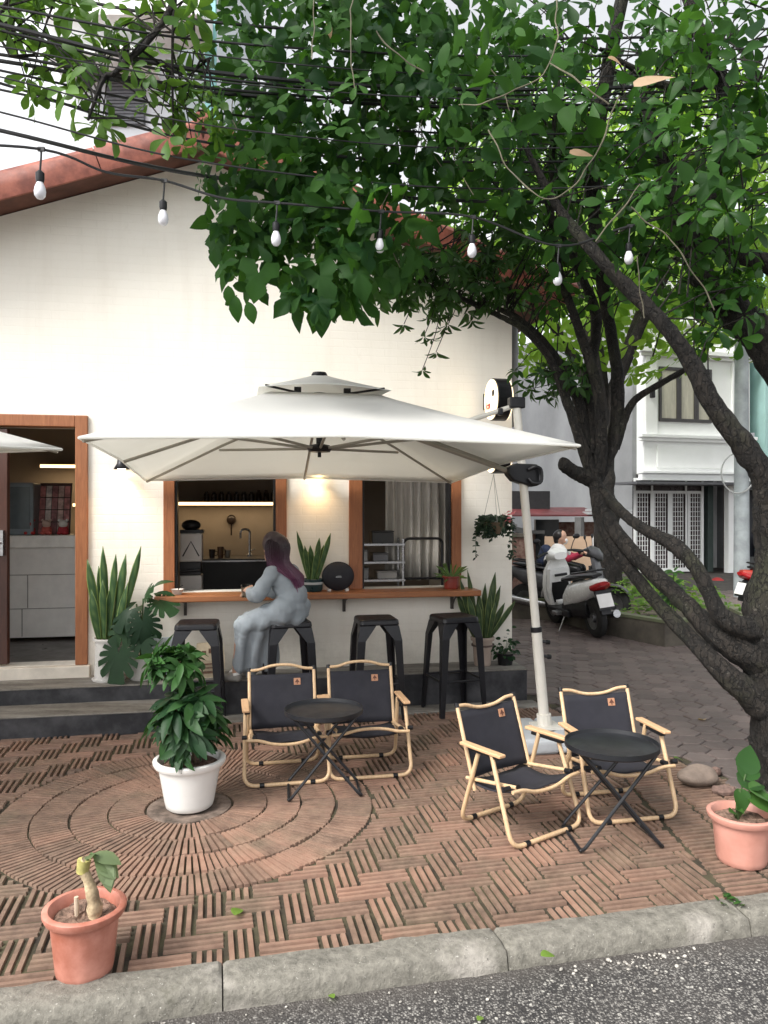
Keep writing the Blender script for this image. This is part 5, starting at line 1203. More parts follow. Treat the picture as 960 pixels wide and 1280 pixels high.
# sheds and clutter at the end of the alley
Sh = thing('shed', 'low brick shed with red sheet roof and grey fittings at the end of the alley', 'shed', (1.0, 14.6, 0), .05)
m_rb = M('red_brick', (.17, .065, .05), .9, var=.4, scale=14, bmp=.5, bscale=30, bdist=.01, col2=(.22, .15, .12))
q = MB(); q.b2((-.6, 0, -.1), (1.9, .2, 1.15)); q.b2((2.35, 0, -.1), (3.1, .2, 1.35)); q.build('wall', m_rb, Sh)
q = MB(); q.add([(1.2, -.5, 1.48), (3.0, -.5, 1.48), (3.0, .5, 1.62), (1.2, .5, 1.62)], [(0, 1, 2, 3)]); q.build('roof', M('red_sheet', (.13, .032, .036), .5, var=.3, scale=3), Sh, solid=.03)
q = MB(); q.box((.8, -.2, 1.5), (.8, .3, .35)); q.ell((.6, -.3, 1.65), (.3, .3, .15)); q.build('orange_sheet', M('orange_sheet', (.38, .09, .045), .6, var=.4, scale=4), Sh)
q = MB(); q.b2((1.9, -.02, 0), (2.35, .1, 1.4)); q.build('dark_doorway', m_dkglass, Sh); m_gp = M('grey_post', (.12, .12, .12), .8)
for x, y, z, r in ((2.6, -.5, 1.45, .09), (1.3, -.45, 1.4, .05)): q = MB(); q.tube([(x, y, -.1), (x, y, z)], r, 8); q.build('post', m_gp, Sh)
for k in range(9):
    x, z = random.uniform(-.3, 2.6), random.uniform(1.15, 1.45)
    q = MB(); q.box((0, 0, 0), (random.uniform(.25, .7), .2, random.uniform(.05, .12)), rz=random.uniform(-.4, .4), ry=random.uniform(-.3, .3)); o = q.build('scrap_panel', M('scrap_%d' % k, [(.08, .08, .08), (.3, .3, .29), (.03, .03, .03)][k % 3], .6), Sh); o.location = (x, -.25, z)
q = MB(); q.b2((2.75, -.75, 1.50), (3.5, -.2, 1.55)); q.b2((2.8, -.76, 1.56), (3.5, -.2, 1.60)); q.build('grey_sheet', M('grey_sheet', (.4, .42, .43), .5), Sh)
q = MB(); q.b2((1.3, .25, 1.5), (2.25, .3, 1.95)); q.build('dark_opening', M('opening_dark', (.012, .012, .014), .8), Sh)
Bd = thing('plywood_board', 'plain beige plywood sheet standing upright behind the scooters', 'board', (2.92, 12.15, 0), rad(3))
q = MB(); q.b2((-.38, 0, 0), (.38, .02, 1.17)); q.build('sheet', M('plywood', (.50, .35, .24), .7, var=.06, scale=3, stretch=(1, 1, 6)), Bd); q = MB(); q.b2((.3805, -.004, 0), (.40, .024, 1.175)); q.build('edge_strip', m_white, Bd)
Bw = thing('brick_wall', 'rough red brick wall at the far left of the alley', 'wall', (.2, 13.6, 0), .05)
q = MB(); q.b2((0, 0, -.1), (2.4, .2, 1.1)); q.build('bricks', m_rb, Bw); q = MB(); q.b2((-.05, -.03, 1.101), (2.45, .23, 1.16)); q.build('coping', m_pl, Bw)

# ------------------------------------------------------------------ scooters
m_tyre = M('tyre_rubber', (.012, .012, .012), .8); m_rimm = M('wheel_rim', (.12, .12, .125), .4, .7)
def scooter(lab, loc, rz, mb_, lean=0):
    S = thing('scooter', lab, 'scooter', loc, rz); S.rotation_euler = (0, lean, rz)
    def sec(y, z, w_, h, n=14, p=2.6):
        o = []
        for i in range(n):
            a = 2 * pi * i / n; c, s_ = math.cos(a), math.sin(a)
            o.append(V((w_ * math.copysign(abs(c) ** (2 / p), c), y, z + h * math.copysign(abs(s_) ** (2 / p), s_))))
        return o
    for y in (-.62, .62):
        q = MB(); q.lathe([(.15, -.05), (.21, -.055), (.245, -.035), (.255, 0), (.245, .035), (.21, .055), (.15, .05)], 28, (0, 0, 0), Matrix.Translation((0, y, .255)) @ Matrix.Rotation(rad(90), 4, 'Y')); wh = q.build('wheel', m_tyre, S, smooth=True)
        q = MB(); q.lathe([(.0, -.03), (.05, -.05), (.06, -.02), (.15, -.045), (.155, 0), (.15, .045), (.06, .02), (.05, .05), (0, .03)], 20, (0, 0, 0), Matrix.Translation((0, y, .255)) @ Matrix.Rotation(rad(90), 4, 'Y')); q.build('rim', m_rimm, wh, smooth=True)
    q = MB(); q.loft([sec(-.93, .735, .05, .03), sec(-.85, .70, .11, .07), sec(-.65, .63, .15, .12), sec(-.40, .56, .165, .15), (sec(-.15, .50, .16, .16)), sec(.0, .42, .14, .12)]); q.build('rear_body', mb_, S, smooth=True)
    q = MB(); q.loft([sec(-.80, .80, .07, .015), sec(-.70, .79, .12, .03), sec(-.45, .76, .14, .04), sec(-.15, .72, .14, .045), sec(.06, .68, .11, .03), sec(.10, .66, .06, .015)]); q.build('seat', m_black, S, smooth=True)
    q = MB(); q.tube(bent([(.13, -.35, .80), (.14, -.78, .86), (-.14, -.78, .86), (-.13, -.35, .80)], .08), .013, 8); q.build('grab_rail', m_black, S, smooth=True)
    q = MB(); q.b2((-.16, -.15, .20), (.16, .5, .30)); q.loft([sec(-.55, .36, .10, .12), sec(-.25, .33, .13, .14), sec(.1, .30, .13, .1)]); q.build('underbody', m_black, S, bevel=.02)
    q = MB(); q.loft([[V((w_ * c, y + .05 * (1 - c * c), z)) for c in (-1, -.7, -.35, 0, .35, .7, 1)] + [V((w_ * .9 * c, y - .05, z)) for c in (1, .5, 0, -.5, -1)] for z, y, w_ in ((.28, .50, .13), (.40, .50, .19), (.60, .46, .21), (.78, .42, .19), (.92, .38, .12), (.98, .36, .07))]); q.build('front_shield', mb_, S, smooth=True)
    q = MB(); q.loft([[V((w_ * c, y, z)) for c in (-.95, 0, .95)] + [V((w_ * .8 * c, y - .045, z)) for c in (1, 0, -1)] for z, y, w_ in ((.30, .435, .14), (.55, .40, .19), (.80, .355, .17))]); q.build('inner_shield', mb_, S, smooth=True)
    q = MB(); q.loft([[V((w_ * c, y - .056, z)) for c in (-1, 0, 1)] + [V((w_ * .9 * c, y - .07, z)) for c in (1, 0, -1)] for z, y, w_ in ((.34, .43, .10), (.50, .408, .13), (.62, .39, .12))]); q.build('glove_box', m_black, S, smooth=True)
    q = MB(); q.b2((-.09, .27, .70), (.09, .298, .735)); q.build('lock_panel', m_black, S, bevel=.008)
    q = MB(); q.loft([sec(.22, .98, .09, .05), sec(.32, 1.0, .16, .085), sec(.43, .96, .13, .09), sec(.49, .92, .05, .05)]); q.build('handlebar_cover', mb_, S, smooth=True)
    q = MB(); q.tube(smooth_path([(-.34, .22, 1.0), (-.2, .30, 1.03), (0, .34, 1.02), (.2, .30, 1.03), (.34, .22, 1.0)], 4), .015, 8); hb = q.build('handlebar', m_black, S, smooth=True)
    for sx in (-1, 1):
        q = MB(); q.tube([(sx * .34, .22, 1.0), (sx * .22, .285, 1.025)], .021, 8); q.build('grip', m_black, hb, smooth=True)
        q = MB(); q.tube([(sx * .2, .31, 1.04), (sx * .24, .30, 1.14), (sx * .27, .29, 1.19)], .006, 6); q.ell((sx * .29, .29, 1.21), (.055, .015, .035), 12, 8); q.build('mirror', m_black, S, smooth=True)
    q = MB(); q.loft([sec(-.955, .715, .06, .025), sec(-.90, .685, .115, .045), sec(-.82, .66, .135, .05)]); q.build('tail_light', M('red_lens', (.30, .012, .015), .2), S, smooth=True)
    q = MB(); q.add([(-.10, -.90, .60), (.10, -.90, .60), (.10, -.97, .40), (-.10, -.97, .40)], [(0, 1, 2, 3)]); q.loft([[V((-.075, -.86, .62)), V((.075, -.86, .62)), V((.06, -.95, .34)), V((-.06, -.95, .34))], [V((-.075, -.80, .62)), V((.075, -.80, .62)), V((.06, -.93, .33)), V((-.06, -.93, .33))]]); q.build('rear_fender', m_black, S)
    q = MB(); q.add([(-.095, -.915, .585), (.095, -.915, .585), (.095, -.975, .43), (-.095, -.975, .43)], [(3, 2, 1, 0)]); q.build('number_plate', m_white, S, solid=.008)
    q = MB(); q.loft([[V((.085 * math.sin(a), .62 + r * math.cos(b_), .255 + r * math.sin(b_))) for a in (-1.3, -.6, 0, .6, 1.3)] for b_, r in [(rad(d), .285) for d in range(20, 171, 15)]], cap=False, closed=False); q.build('front_fender', mb_, S, smooth=True, solid=.01)
    q = MB(); q.tube([(0, .62, .255), (0, .44, .75), (0, .36, .98)], [.035, .03, .03], 8); q.build('fork', m_black, S)
    q = MB(); q.tube([(.15, -.1, .22), (.17, -.5, .25), (.175, -.86, .31)], [.03, .055, .05], 10); q.build('exhaust', m_steel, S, smooth=True)
    q = MB(); q.tube([(-.13, .0, .22), (-.27, -.05, .01)], .011, 6); q.build('kickstand', m_steel, S)
    q = MB(); q.box((-.19, .1, .25), (.10, .16, .05)); q.build('footboard', m_steel, S, bevel=.01)
    return S
hd = rad(11); rw = G(747, 797)
scooter('white scooter with red tail light and white plate parked at the planter, seen from behind', rw + V((-math.sin(hd), math.cos(hd), 0)) * .62, hd, M('white_fairing', (.84, .84, .83), .25, var=.03, coat=.4), rad(-7))
scooter('dark grey scooter carrying a rider behind the parked white scooter', (2.66, 11.1, 0), rad(-115), M('grey_fairing', (.06, .06, .065), .35), 0)
scooter('red motor scooter mostly hidden behind the right tree trunk', (5.86, 10.75, .0), rad(-82), M('red_fairing', (.28, .03, .02), .35), 0)
# rider
RD = thing('person', 'rider with dark backpack, white jacket and red sleeves on the far scooter', 'person', (2.55, 11.15, 0), rad(-115))
H_ = V((0, .02, 1.19)); hp = V((0, -.12, .82)); sh = V((0, -.02, 1.03))
cp = [(H_, .078, H_ + V((0, 0, .03)), .08), (H_ + V((0, .05, -.05)), .045, H_ + V((0, .05, -.055)), .04), (H_ + V((0, .08, -.01)), .012, H_ + V((0, .088, -.02)), .012), (sh, .045, H_, .042), (sh + V((0, 0, -.05)), .10, hp, .11)]
for sx in (-1, 1):
    cp += [(V((0, 0, .99)), .05, V((sx * .15, 0, .99)), .042), (V((sx * .15, 0, .99)), .042, V((sx * .22, .17, .90)), .035), (V((sx * .22, .17, .90)), .033, V((sx * .30, .36, .985)), .022), (V((sx * .30, .36, .985)), .024, V((sx * .30, .40, 1.0)), .022), (hp + V((sx * .08, 0, -.0)), .085, V((sx * .15, .28, .74)), .06), (V((sx * .15, .28, .74)), .055, V((sx * .15, .26, .36)), .038), (V((sx * .15, .26, .34)), .036, V((sx * .15, .38, .33)), .03)]
    for k in range(4): a = V((sx * (.275 + k * .018), .41, 1.01 - .003 * k)); cp += [(a, .009, a + V((0, .03, -.01)), .008), (a + V((0, .03, -.01)), .008, a + V((0, .02, -.035)), .007)]
blob('body', cp, .009, m_skin, RD, 3)
jk = [(sh + V((0, 0, -.03)), .115, hp + V((0, 0, .03)), .135)]
blob('jacket', jk + [(V((sx * .02, 0, .985)), .06, V((sx * .15, 0, .985)), .058) for sx in (-1, 1)] + [(V((sx * .15, 0, .985)), .057, V((sx * .20, .12, .925)), .05) for sx in (-1, 1)], .012, m_white, RD, 4)
blob('sleeve', [(V((sx * .195, .11, .93)), .052, V((sx * .22, .17, .90)), .05) for sx in (-1, 1)] + [(V((sx * .22, .17, .90)), .048, V((sx * .29, .34, .975)), .036) for sx in (-1, 1)], .012, M('red_sleeve', (.40, .03, .07), .8), RD, 3)
blob('trousers', [(hp + V((sx * .08, 0, -.01)), .10, V((sx * .15, .28, .74)), .075) for sx in (-1, 1)] + [(V((sx * .15, .28, .74)), .07, V((sx * .15, .26, .38)), .052) for sx in (-1, 1)], .012, m_black, RD, 3)
blob('hair', [(H_ + V((0, -.02, .03)), .088, H_ + V((0, -.035, .02)), .086), (H_ + V((0, -.06, -.04)), .05, H_ + V((0, -.05, -.07)), .045)], .01, M('black_hair', (.012, .01, .01), .4), RD, 2)
blob('mask', [(H_ + V((0, .062, -.04)), .04, H_ + V((0, .055, -.06)), .038)], .008, m_white, RD, 2)
blob('backpack', [(V((0, -.20, 1.0)), .09, V((0, -.24, .84)), .10)], .012, M('navy_pack', (.02, .03, .07), .8), RD, 3)
q = MB(); q.ell((-.03, .074, 1.205), .011, 10, 6); q.ell((.03, .074, 1.205), .011, 10, 6); q.build('eye', m_black, RD, smooth=True)

# ================================================================== HOUSE BEHIND THE CAFE ON THE LEFT
Hl = thing('tall_house', 'tall pale blue white house rising behind the cafe roof at upper left', 'house', (-3.75, 14, 0), 0)
q = MB(); q.b2((-9, 0, -.1), (.0, 8, 17)); q.build('wall', M('pale_blue_white', (.66, .69, .73), .75, var=.04, scale=1), Hl)
def lx(px): return (px - 480) / 960 * 14 + 3.75
def lz(py): return CAM_H + (635 - py) / 960 * 14
q = MB(); q.b2((lx(134), -.06, lz(158)), (lx(182), -.003, lz(97))); sh_ = q.build('shutter', M('grey_shutter', (.10, .105, .12), .6), Hl)
q = MB()
for i in range(14): z = lz(157) + i * (lz(98) - lz(157)) / 14; q.b2((lx(135), -.075, z), (lx(181), -.0605, z + .04))
q.build('slat', M('grey_slat', (.13, .135, .15), .5), sh_)
q = MB(); q.b2((lx(80), -1.0, lz(62)), (lx(268), -.003, lz(35))); q.b2((lx(80), -.85, lz(100)), (lx(200), -.004, lz(92))); q.build('balcony', m_hw, Hl)
q = MB(); q.b2((lx(135), -.98, lz(-6)), (lx(262), -.94, lz(-8)));
for i in range(26): x = lx(135) + i * (lx(262) - lx(135)) / 25; q.b2((x, -.97, lz(35)), (x + .03, -.95, lz(-6)))
q.build('railing', m_black, Hl)
for k in range(5): 
    q = MB(); q.b2((lx(165 + k * 9), -.90, lz(33)), (lx(171 + k * 9), -.85, lz(8))); q.build('laundry', M('laundry_%d' % k, [(.4, .08, .12), (.1, .1, .3), (.5, .45, .4), (.4, .1, .2), (.12, .12, .14)][k], .8), Hl)
q = MB(); q.b2((lx(258), -.12, 3), (lx(271), -.004, 17)); q.build('corner_trim', M('turquoise_trim', (.25, .52, .52), .7), Hl)
# ================================================================== TREES
m_bark, t, b = newmat('bark'); co = coord(t, 'Object', (1, 1, .45)); n = noise(t, co, 9, 7, .7, .8); n2 = noise(t, coord(t, 'Object'), 2.2, 5, .6); n3 = noise(t, coord(t, 'Object'), 40, 5, .7)
n4 = noise(t, coord(t, 'Object', (1, 1, .3)), 26, 6, .75, .6); n5 = noise(t, coord(t, 'Object'), 70, 3, .6)
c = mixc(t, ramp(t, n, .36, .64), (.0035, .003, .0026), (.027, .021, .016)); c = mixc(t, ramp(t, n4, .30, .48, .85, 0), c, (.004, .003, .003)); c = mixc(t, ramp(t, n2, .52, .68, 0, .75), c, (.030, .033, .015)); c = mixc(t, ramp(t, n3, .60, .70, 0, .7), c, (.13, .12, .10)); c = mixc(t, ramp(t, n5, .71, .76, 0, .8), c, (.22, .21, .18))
t.links.new(c, b.inputs['Base Color']); b.inputs['Roughness'].default_value = .9; vc_ = t.nodes.new('ShaderNodeTexVoronoi'); vc_.feature = 'DISTANCE_TO_EDGE'; vc_.inputs['Scale'].default_value = 24; vd_ = t.nodes.new('ShaderNodeVectorMath'); vd_.operation = 'ADD'; nn_ = t.nodes.new('ShaderNodeTexNoise'); nn_.inputs['Scale'].default_value = 14; t.links.new(coord(t, 'Object'), nn_.inputs['Vector'])
sc_ = t.nodes.new('ShaderNodeVectorMath'); sc_.operation = 'SCALE'; sc_.inputs['Scale'].default_value = .09; t.links.new(nn_.outputs['Color'], sc_.inputs[0]); t.links.new(coord(t, 'Object', (1, 1, .32)), vd_.inputs[0]); t.links.new(sc_.outputs[0], vd_.inputs[1]); t.links.new(vd_.outputs[0], vc_.inputs['Vector'])
ck_ = ramp(t, vc_.outputs['Distance'], .0, .09)
t.links.new(mixc(t, ck_, (.004, .0035, .003), c), b.inputs['Base Color'])
p_ = bump(t, b, ck_, .8, .018); p_ = bump(t, b, n, 1, .035, p_); p_ = bump(t, b, n4, .9, .014, p_); bump(t, b, n3, .5, .006, p_)
def limb(q, pts, radii, n=12, sub=6, wob=.02):
    n = int(n * 1.8) if max(radii) > .03 else n; sub = sub * 2 if max(radii) > .03 else sub
    sp_ = smooth_path(pts, sub); k = len(pts) - 1; rr = []
    for i in range(len(sp_)):
        f = i / (len(sp_) - 1) * k; a = min(int(f), k - 1); r = radii[a] + (radii[a + 1] - radii[a]) * (f - a); rr.append(r * (1 if max(radii) > .03 else random.uniform(.93, 1.08)))
    sp_ = [p + V((random.uniform(-1, 1), random.uniform(-1, 1), random.uniform(-1, 1))) * (wob if max(radii) <= .03 else .004) * min(1, r * 14) for p, r in zip(sp_, rr)]
    o = len(q.v); q.tube(sp_, rr, n)
    if max(radii) > .03:
        for i in range(len(sp_)):
            c = sp_[i]; r = rr[i]
            for j in range(n):
                p = q.v[o + i * n + j]; dr = p - c; a = j / n * 6.283
                f = 1 + .15 * mnoise.noise(p * 5) + .10 * mnoise.noise(p * 15) + .12 * mnoise.noise(V((math.cos(a) * 2.2, math.sin(a) * 2.2, i * .09))) + .05 * mnoise.noise(p * 48)
                kn = mnoise.noise(p * 3.1 + V((7, 3, 1)))
                if kn > .42: f += (kn - .42) * 1.1
                q.v[o + i * n + j] = c + dr * f
    return sp_
T1 = thing('tree', 'big leaning mossy tree at the right edge with limbs reaching left over the parasol', 'tree', (0, 0, 0), 0)
q = MB()
tr_ = [V((2.44, 4.5, -.15)), V((2.40, 4.5, .05)), V((2.34, 4.48, .35)), V((2.28, 4.5, .70)), V((2.26, 4.5, .98)), V((2.29, 4.52, 1.35)), V((2.27, 4.52, 1.68)), P(945, 578, 4.5), P(895, 512, 4.5), P(862, 450, 4.5), P(838, 415, 4.5), P(795, 370, 4.55), P(745, 318, 4.6), P(695, 255, 4.7), P(650, 170, 4.7)]
SK = []
SK += limb(q, tr_, [.34, .25, .185, .155, .14, .10, .09, .070, .056, .049, .045, .041, .036, .028, .014], 18)
SK += limb(q, [V((2.25, 4.6, .75)), V((2.5, 4.65, 1.2)), V((2.78, 4.8, 1.9)), P(965, 445, 5), P(915, 388, 5), P(880, 350, 5.1), P(855, 290, 5.2), P(830, 200, 5.3), P(790, 90, 5.4)], [.15, .12, .115, .11, .10, .08, .06, .045, .02], 16)
SK += limb(q, [V((2.78, 4.8, 1.9)), P(985, 360, 5.3), P(920, 318, 5.3), P(865, 305, 5.3), P(800, 320, 5.4)], [.085, .065, .055, .045, .02], 12)
SK += limb(q, [P(862, 305, 5.2), P(895, 240, 5.1), P(905, 180, 5), P(903, 110, 5), P(880, 55, 4.9), P(855, -20, 4.9), P(840, -120, 4.9)], [.055, .05, .048, .045, .04, .036, .02], 10)
SK += limb(q, [P(903, 100, 5), P(860, 112, 4.9), P(815, 100, 4.9), P(750, 60, 4.8)], [.03, .03, .025, .01], 8)
HUBP = P(744, 602, 5.5)
SK += limb(q, [V((2.20, 4.48, .72)), P(905, 800, 4.5), P(850, 748, 4.7), P(790, 690, 5.0), P(757, 645, 5.3), HUBP], [.10, .070, .054, .048, .048, .052], 14)
SK += limb(q, [V((2.22, 4.46, .45)), P(908, 842, 4.45), P(862, 797, 4.6), P(805, 735, 4.9), P(757, 665, 5.25), HUBP], [.09, .064, .046, .042, .044, .05], 14)
SK += limb(q, [V((2.2, 4.46, .9)), P(905, 772, 4.42), P(872, 712, 4.48), P(840, 680, 4.62), P(795, 655, 4.95), P(765, 628, 5.3), HUBP], [.07, .052, .042, .04, .036, .036, .04], 12)
SK += limb(q, [HUBP, P(722, 592, 5.47), P(703, 579, 5.42)], [.06, .05, .045], 12)
s1 = limb(q, [HUBP, P(727, 555, 5.52), P(708, 500, 5.55), P(688, 450, 5.6), P(655, 412, 5.55), P(622, 394, 5.5), P(570, 370, 5.4), P(510, 348, 5.3), P(470, 335, 5.2)], [.05, .040, .034, .028, .023, .021, .014, .009, .005], 10)
s1b = limb(q, [P(733, 560, 5.55), P(722, 500, 5.7), P(690, 440, 5.75), P(650, 400, 5.7), P(600, 372, 5.7), P(560, 320, 5.6), P(520, 280, 5.5)], [.04, .034, .028, .023, .017, .012, .005], 8)
s2 = limb(q, [HUBP, P(752, 555, 5.5), P(746, 485, 5.5), P(724, 412, 5.5), P(702, 350, 5.5), P(690, 285, 5.5), P(690, 190, 5.4), P(700, 80, 5.3)], [.052, .044, .039, .033, .029, .025, .02, .01], 12)
s3 = limb(q, [HUBP, P(766, 552, 5.6), P(773, 490, 5.65), P(766, 430, 5.65), P(755, 365, 5.6), P(745, 290, 5.6), P(742, 200, 5.6), P(765, 60, 5.6), P(790, -60, 5.6)], [.055, .047, .043, .043, .045, .052, .055, .05, .04], 12)
s4 = limb(q, [P(768, 560, 5.6), P(790, 505, 5.6), P(825, 480, 5.5), P(862, 458, 5.4), P(885, 430, 5.3)], [.035, .028, .022, .018, .008], 8)
s5 = limb(q, [P(740, 570, 5.55), P(735, 480, 5.8), P(745, 400, 5.9), P(720, 330, 6), P(680, 250, 6.1)], [.05, .045, .04, .03, .01], 8)
over = limb(q, [P(790, -60, 5.6), P(700, -190, 5.0), P(480, -260, 4.5), P(250, -160, 4.0), P(215, 5, 3.85), P(150, 85, 3.8), P(130, 98, 3.8), P(110, 150, 3.75)], [.045, .04, .035, .025, .016, .014, .012, .006], 8)
o2 = limb(q, [P(480, -260, 4.5), P(200, -150, 3.9), P(60, -60, 3.8), P(0, 20, 3.8), P(12, 70, 3.8)], [.03, .022, .016, .01, .004], 8)
o3 = limb(q, [P(230, -100, 4.0), P(216, 40, 3.95), P(217, 160, 3.95)], [.01, .008, .005], 6)
o4 = limb(q, [P(240, -80, 3.9), P(245, 60, 3.9), P(265, 72, 3.9)], [.008, .006, .003], 6)
SK += s1 + s1b + s2 + s3 + s4 + s5
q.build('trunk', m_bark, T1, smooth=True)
LA, LB, LCc = Leaves(), Leaves(), Leaves(); tw = MB()
def cloud(Ls, kind, c, r, n, size, tint, nl, att=None, dr=.45, twr=.004):
    for k in range(n):
        d = inball(); p = V(c) + V((d.x * r[0], d.y * r[1], d.z * r[2]))
        if att:
            a = min(random.sample(att, min(14, len(att))), key=lambda s_: (s_ - p).length); dv = p - a
            if dv.length > .7: a = p - dv.normalized() * .45
            tw.tube([a, a.lerp(p, .5) + V((0, 0, .05)), p], [twr * 1.6, twr, twr * .6], 5, cap=False)
        ax = V((d.x * .6 + random.uniform(-.4, .4), d.y * .6 + random.uniform(-.5, .2), random.uniform(-.5, .7)))
        Ls.rosette(kind, p, ax, nl, size * random.uniform(.75, 1.2), min(1, max(0, tint + random.uniform(-.3, .3))), 1.0, dr)
cloud(LA, 'obov', P(770, 150, 5.4), (1.15, 1.1, 1.05), 230, .13, .35, 6, SK)
cloud(LA, 'obov', P(900, 180, 4.7), (.7, .7, .95), 100, .125, .4, 6, SK)
cloud(LA, 'obov', P(700, 340, 5.7), (.5, .5, .32), 44, .105, .5, 6, SK)
cloud(LA, 'obov', P(610, 170, 5.6), (.7, .8, .8), 120, .125, .3, 6, SK)
cloud(LA, 'obov', P(900, 390, 4.7), (.35, .3, .25), 16, .12, .45, 5, SK)
cloud(LA, 'obov', P(860, 330, 5.0), (.5, .5, .3), 40, .13, .55, 5, SK)
cloud(LB, 'lance', P(560, 350, 5.4), (.42, .35, .24), 70, .10, .5, 7, s1 + s1b, .8)
cloud(LB, 'lance', P(490, 345, 5.25), (.32, .3, .24), 46, .10, .5, 7, s1, .9)
cloud(LB, 'lance', P(635, 320, 5.6), (.45, .4, .30), 46, .105, .5, 7, s1b, .6)
cloud(LB, 'lance', P(690, 475, 5.75), (.32, .35, .14), 30, .09, .4, 6, s1b, .6)
for px, py in ((530, 420), (545, 440), (528, 462), (505, 405), (560, 405), (590, 400)):
    p = P(px, py, 5.35); a = min(s1, key=lambda s_: (s_ - p).length); tw.tube(smooth_path([a, a.lerp(p, .6) + V((.03, 0, .03)), p], 4), .003, 5); LB.rosette('lance', p, (0, -.2, -1), 6, .09, .5, 1.0, .4); LB.rosette('lance', a.lerp(p, .6), (0, -.2, -1), 5, .08, .5, 1.0, .4)
# sprays at upper left, backlight put into a paler leaf colour
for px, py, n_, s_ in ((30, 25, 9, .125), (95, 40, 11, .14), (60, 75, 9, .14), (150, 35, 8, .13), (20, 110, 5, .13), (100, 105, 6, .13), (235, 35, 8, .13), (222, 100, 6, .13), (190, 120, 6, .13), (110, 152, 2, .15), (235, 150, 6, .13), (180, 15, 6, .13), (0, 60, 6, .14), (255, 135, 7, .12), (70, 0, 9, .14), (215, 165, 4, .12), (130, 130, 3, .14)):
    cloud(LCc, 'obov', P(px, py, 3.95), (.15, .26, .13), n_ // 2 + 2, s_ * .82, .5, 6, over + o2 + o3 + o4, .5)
tw.build('twigs', m_bark, T1, smooth=True)
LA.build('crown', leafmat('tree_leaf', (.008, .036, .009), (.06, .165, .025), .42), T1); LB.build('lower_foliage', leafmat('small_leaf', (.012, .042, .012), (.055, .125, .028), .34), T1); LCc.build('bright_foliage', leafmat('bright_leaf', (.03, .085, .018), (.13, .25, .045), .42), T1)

# creeper hanging through the crown in front of the cafe
VN_ = thing('creeper_vine', 'dense dark green creeper with large lobed leaves hanging over the cafe front', 'vine', (0, 0, 0), 0)
L = Leaves(); D = Leaves(); m_vst = M('pale_vine_stem', (.11, .10, .065), .8, var=.4)
def curtain(c, r, n, lo, hi):
    for k in range(n):
        d = inball(); p = V(c) + V((d.x * r[0], d.y * r[1], d.z * r[2]))
        ax = V((random.uniform(-.7, .7), random.uniform(-.5, .15), random.uniform(-1.2, .15))); nn = V((random.uniform(-1.1, 1.1), -1 + random.uniform(-.3, .8), random.uniform(-.5, 1.1)))
        kind = random.choice(('lobed', 'lobed', 'heart', 'ovate', 'ovate', 'obov'))
        L.add(kind, p, ax, nn, random.uniform(lo, hi) * random.choice((.55, .8, 1, 1)), min(1, max(0, .32 + random.gauss(0, .26))), random.uniform(.75, 1.1))
curtain(P(410, 100, 4.6), (.78, .6, .9), 1050, .06, .155)
curtain(P(335, 230, 4.45), (.39, .4, .6), 330, .06, .155)
curtain(P(430, 295, 4.4), (.52, .4, .34), 300, .07, .17)
curtain(P(555, 120, 4.6), (.66, .5, .66), 480, .06, .15)
curtain(P(640, 90, 3.6), (.45, .35, .35), 60, .09, .16)
curtain(P(300, 310, 4.25), (.16, .2, .26), 44, .08, .16)
curtain(P(400, 365, 4.25), (.22, .2, .12), 46, .11, .19)
curtain(P(720, 250, 4.2), (.40, .3, .35), 30, .08, .14)
curtain(P(850, 120, 3.7), (.5, .4, .5), 40, .08, .15)
for px, py, s_ in ((295, 385, .13), (310, 392, .12), (285, 372, .11), (405, 402, .085), (395, 405, .08), (418, 400, .07), (325, 345, .2), (395, 350, .2), (445, 345, .19)):
    L.add('lobed' if s_ > .15 else 'ovate', P(px, py - 15, 4.1), (random.uniform(-.5, .5), -.1, -1), (random.uniform(-.3, .3), -1, .3), s_, .35)
for k in range(150):
    d = inball(); p = P(440, 150, 4.6) + V((d.x * 1.0, d.y * .7, d.z * .95)); L.rosette(random.choice(('obov', 'ovate')), p, (d.x, d.y - .4, random.uniform(-.4, .6)), 5, random.uniform(.07, .11), random.uniform(.25, .9), 1.0, .4)
L.build('leaves', m_lf_vine, VN_)
for px, py, Y, ax, s_ in ((792, 106, 3.2, (1, -.3, .12), .165), (712, 190, 3.9, (1, -.2, -.2), .12), (700, 140, 3.7, (.3, -.2, -1), .07), (410, 30, 4.2, (.2, 0, -1), .08), (760, 72, 3.4, (.8, -.2, -.4), .07)): D.add('heart', P(px, py, Y), ax, (0, -.9, .5), s_, random.uniform(.4, 1), .6)
D.build('dry_leaf', m_dry, VN_)
for pts in ([(575, 135, 3.5), (640, 118, 3.4), (690, 80, 3.4), (695, 0, 3.5), (690, -80, 3.6)], [(690, 80, 3.4), (735, 110, 3.3), (760, 130, 3.3)], [(610, 165, 3.5), (640, 215, 3.45), (680, 245, 3.4), (720, 230, 3.4), (755, 170, 3.3), (770, 120, 3.3)], [(745, 300, 3.6), (775, 265, 3.6), (800, 230, 3.6)], [(790, 260, 3.4), (840, 300, 3.4), (870, 345, 3.4), (895, 385, 3.4)], [(390, -40, 3.8), (392, 40, 3.8), (388, 75, 3.8)], [(440, -40, 3.9), (441, 60, 3.9), (444, 110, 3.9)], [(470, 40, 3.7), (500, 70, 3.7), (530, 90, 3.7)], [(797, 320, 4.1), (802, 370, 4.1), (808, 400, 4.1)]):
    q = MB(); q.tube(smooth_path([P(*p) for p in pts], 9), .0032, 6)
    q.v = [p + V((mnoise.noise(p * 9), mnoise.noise(p * 9 + V((9, 0, 0))), mnoise.noise(p * 9 + V((0, 9, 0))))) * .02 for p in q.v]; q.build('vine_stem', m_vst, VN_, smooth=True)
q = MB()
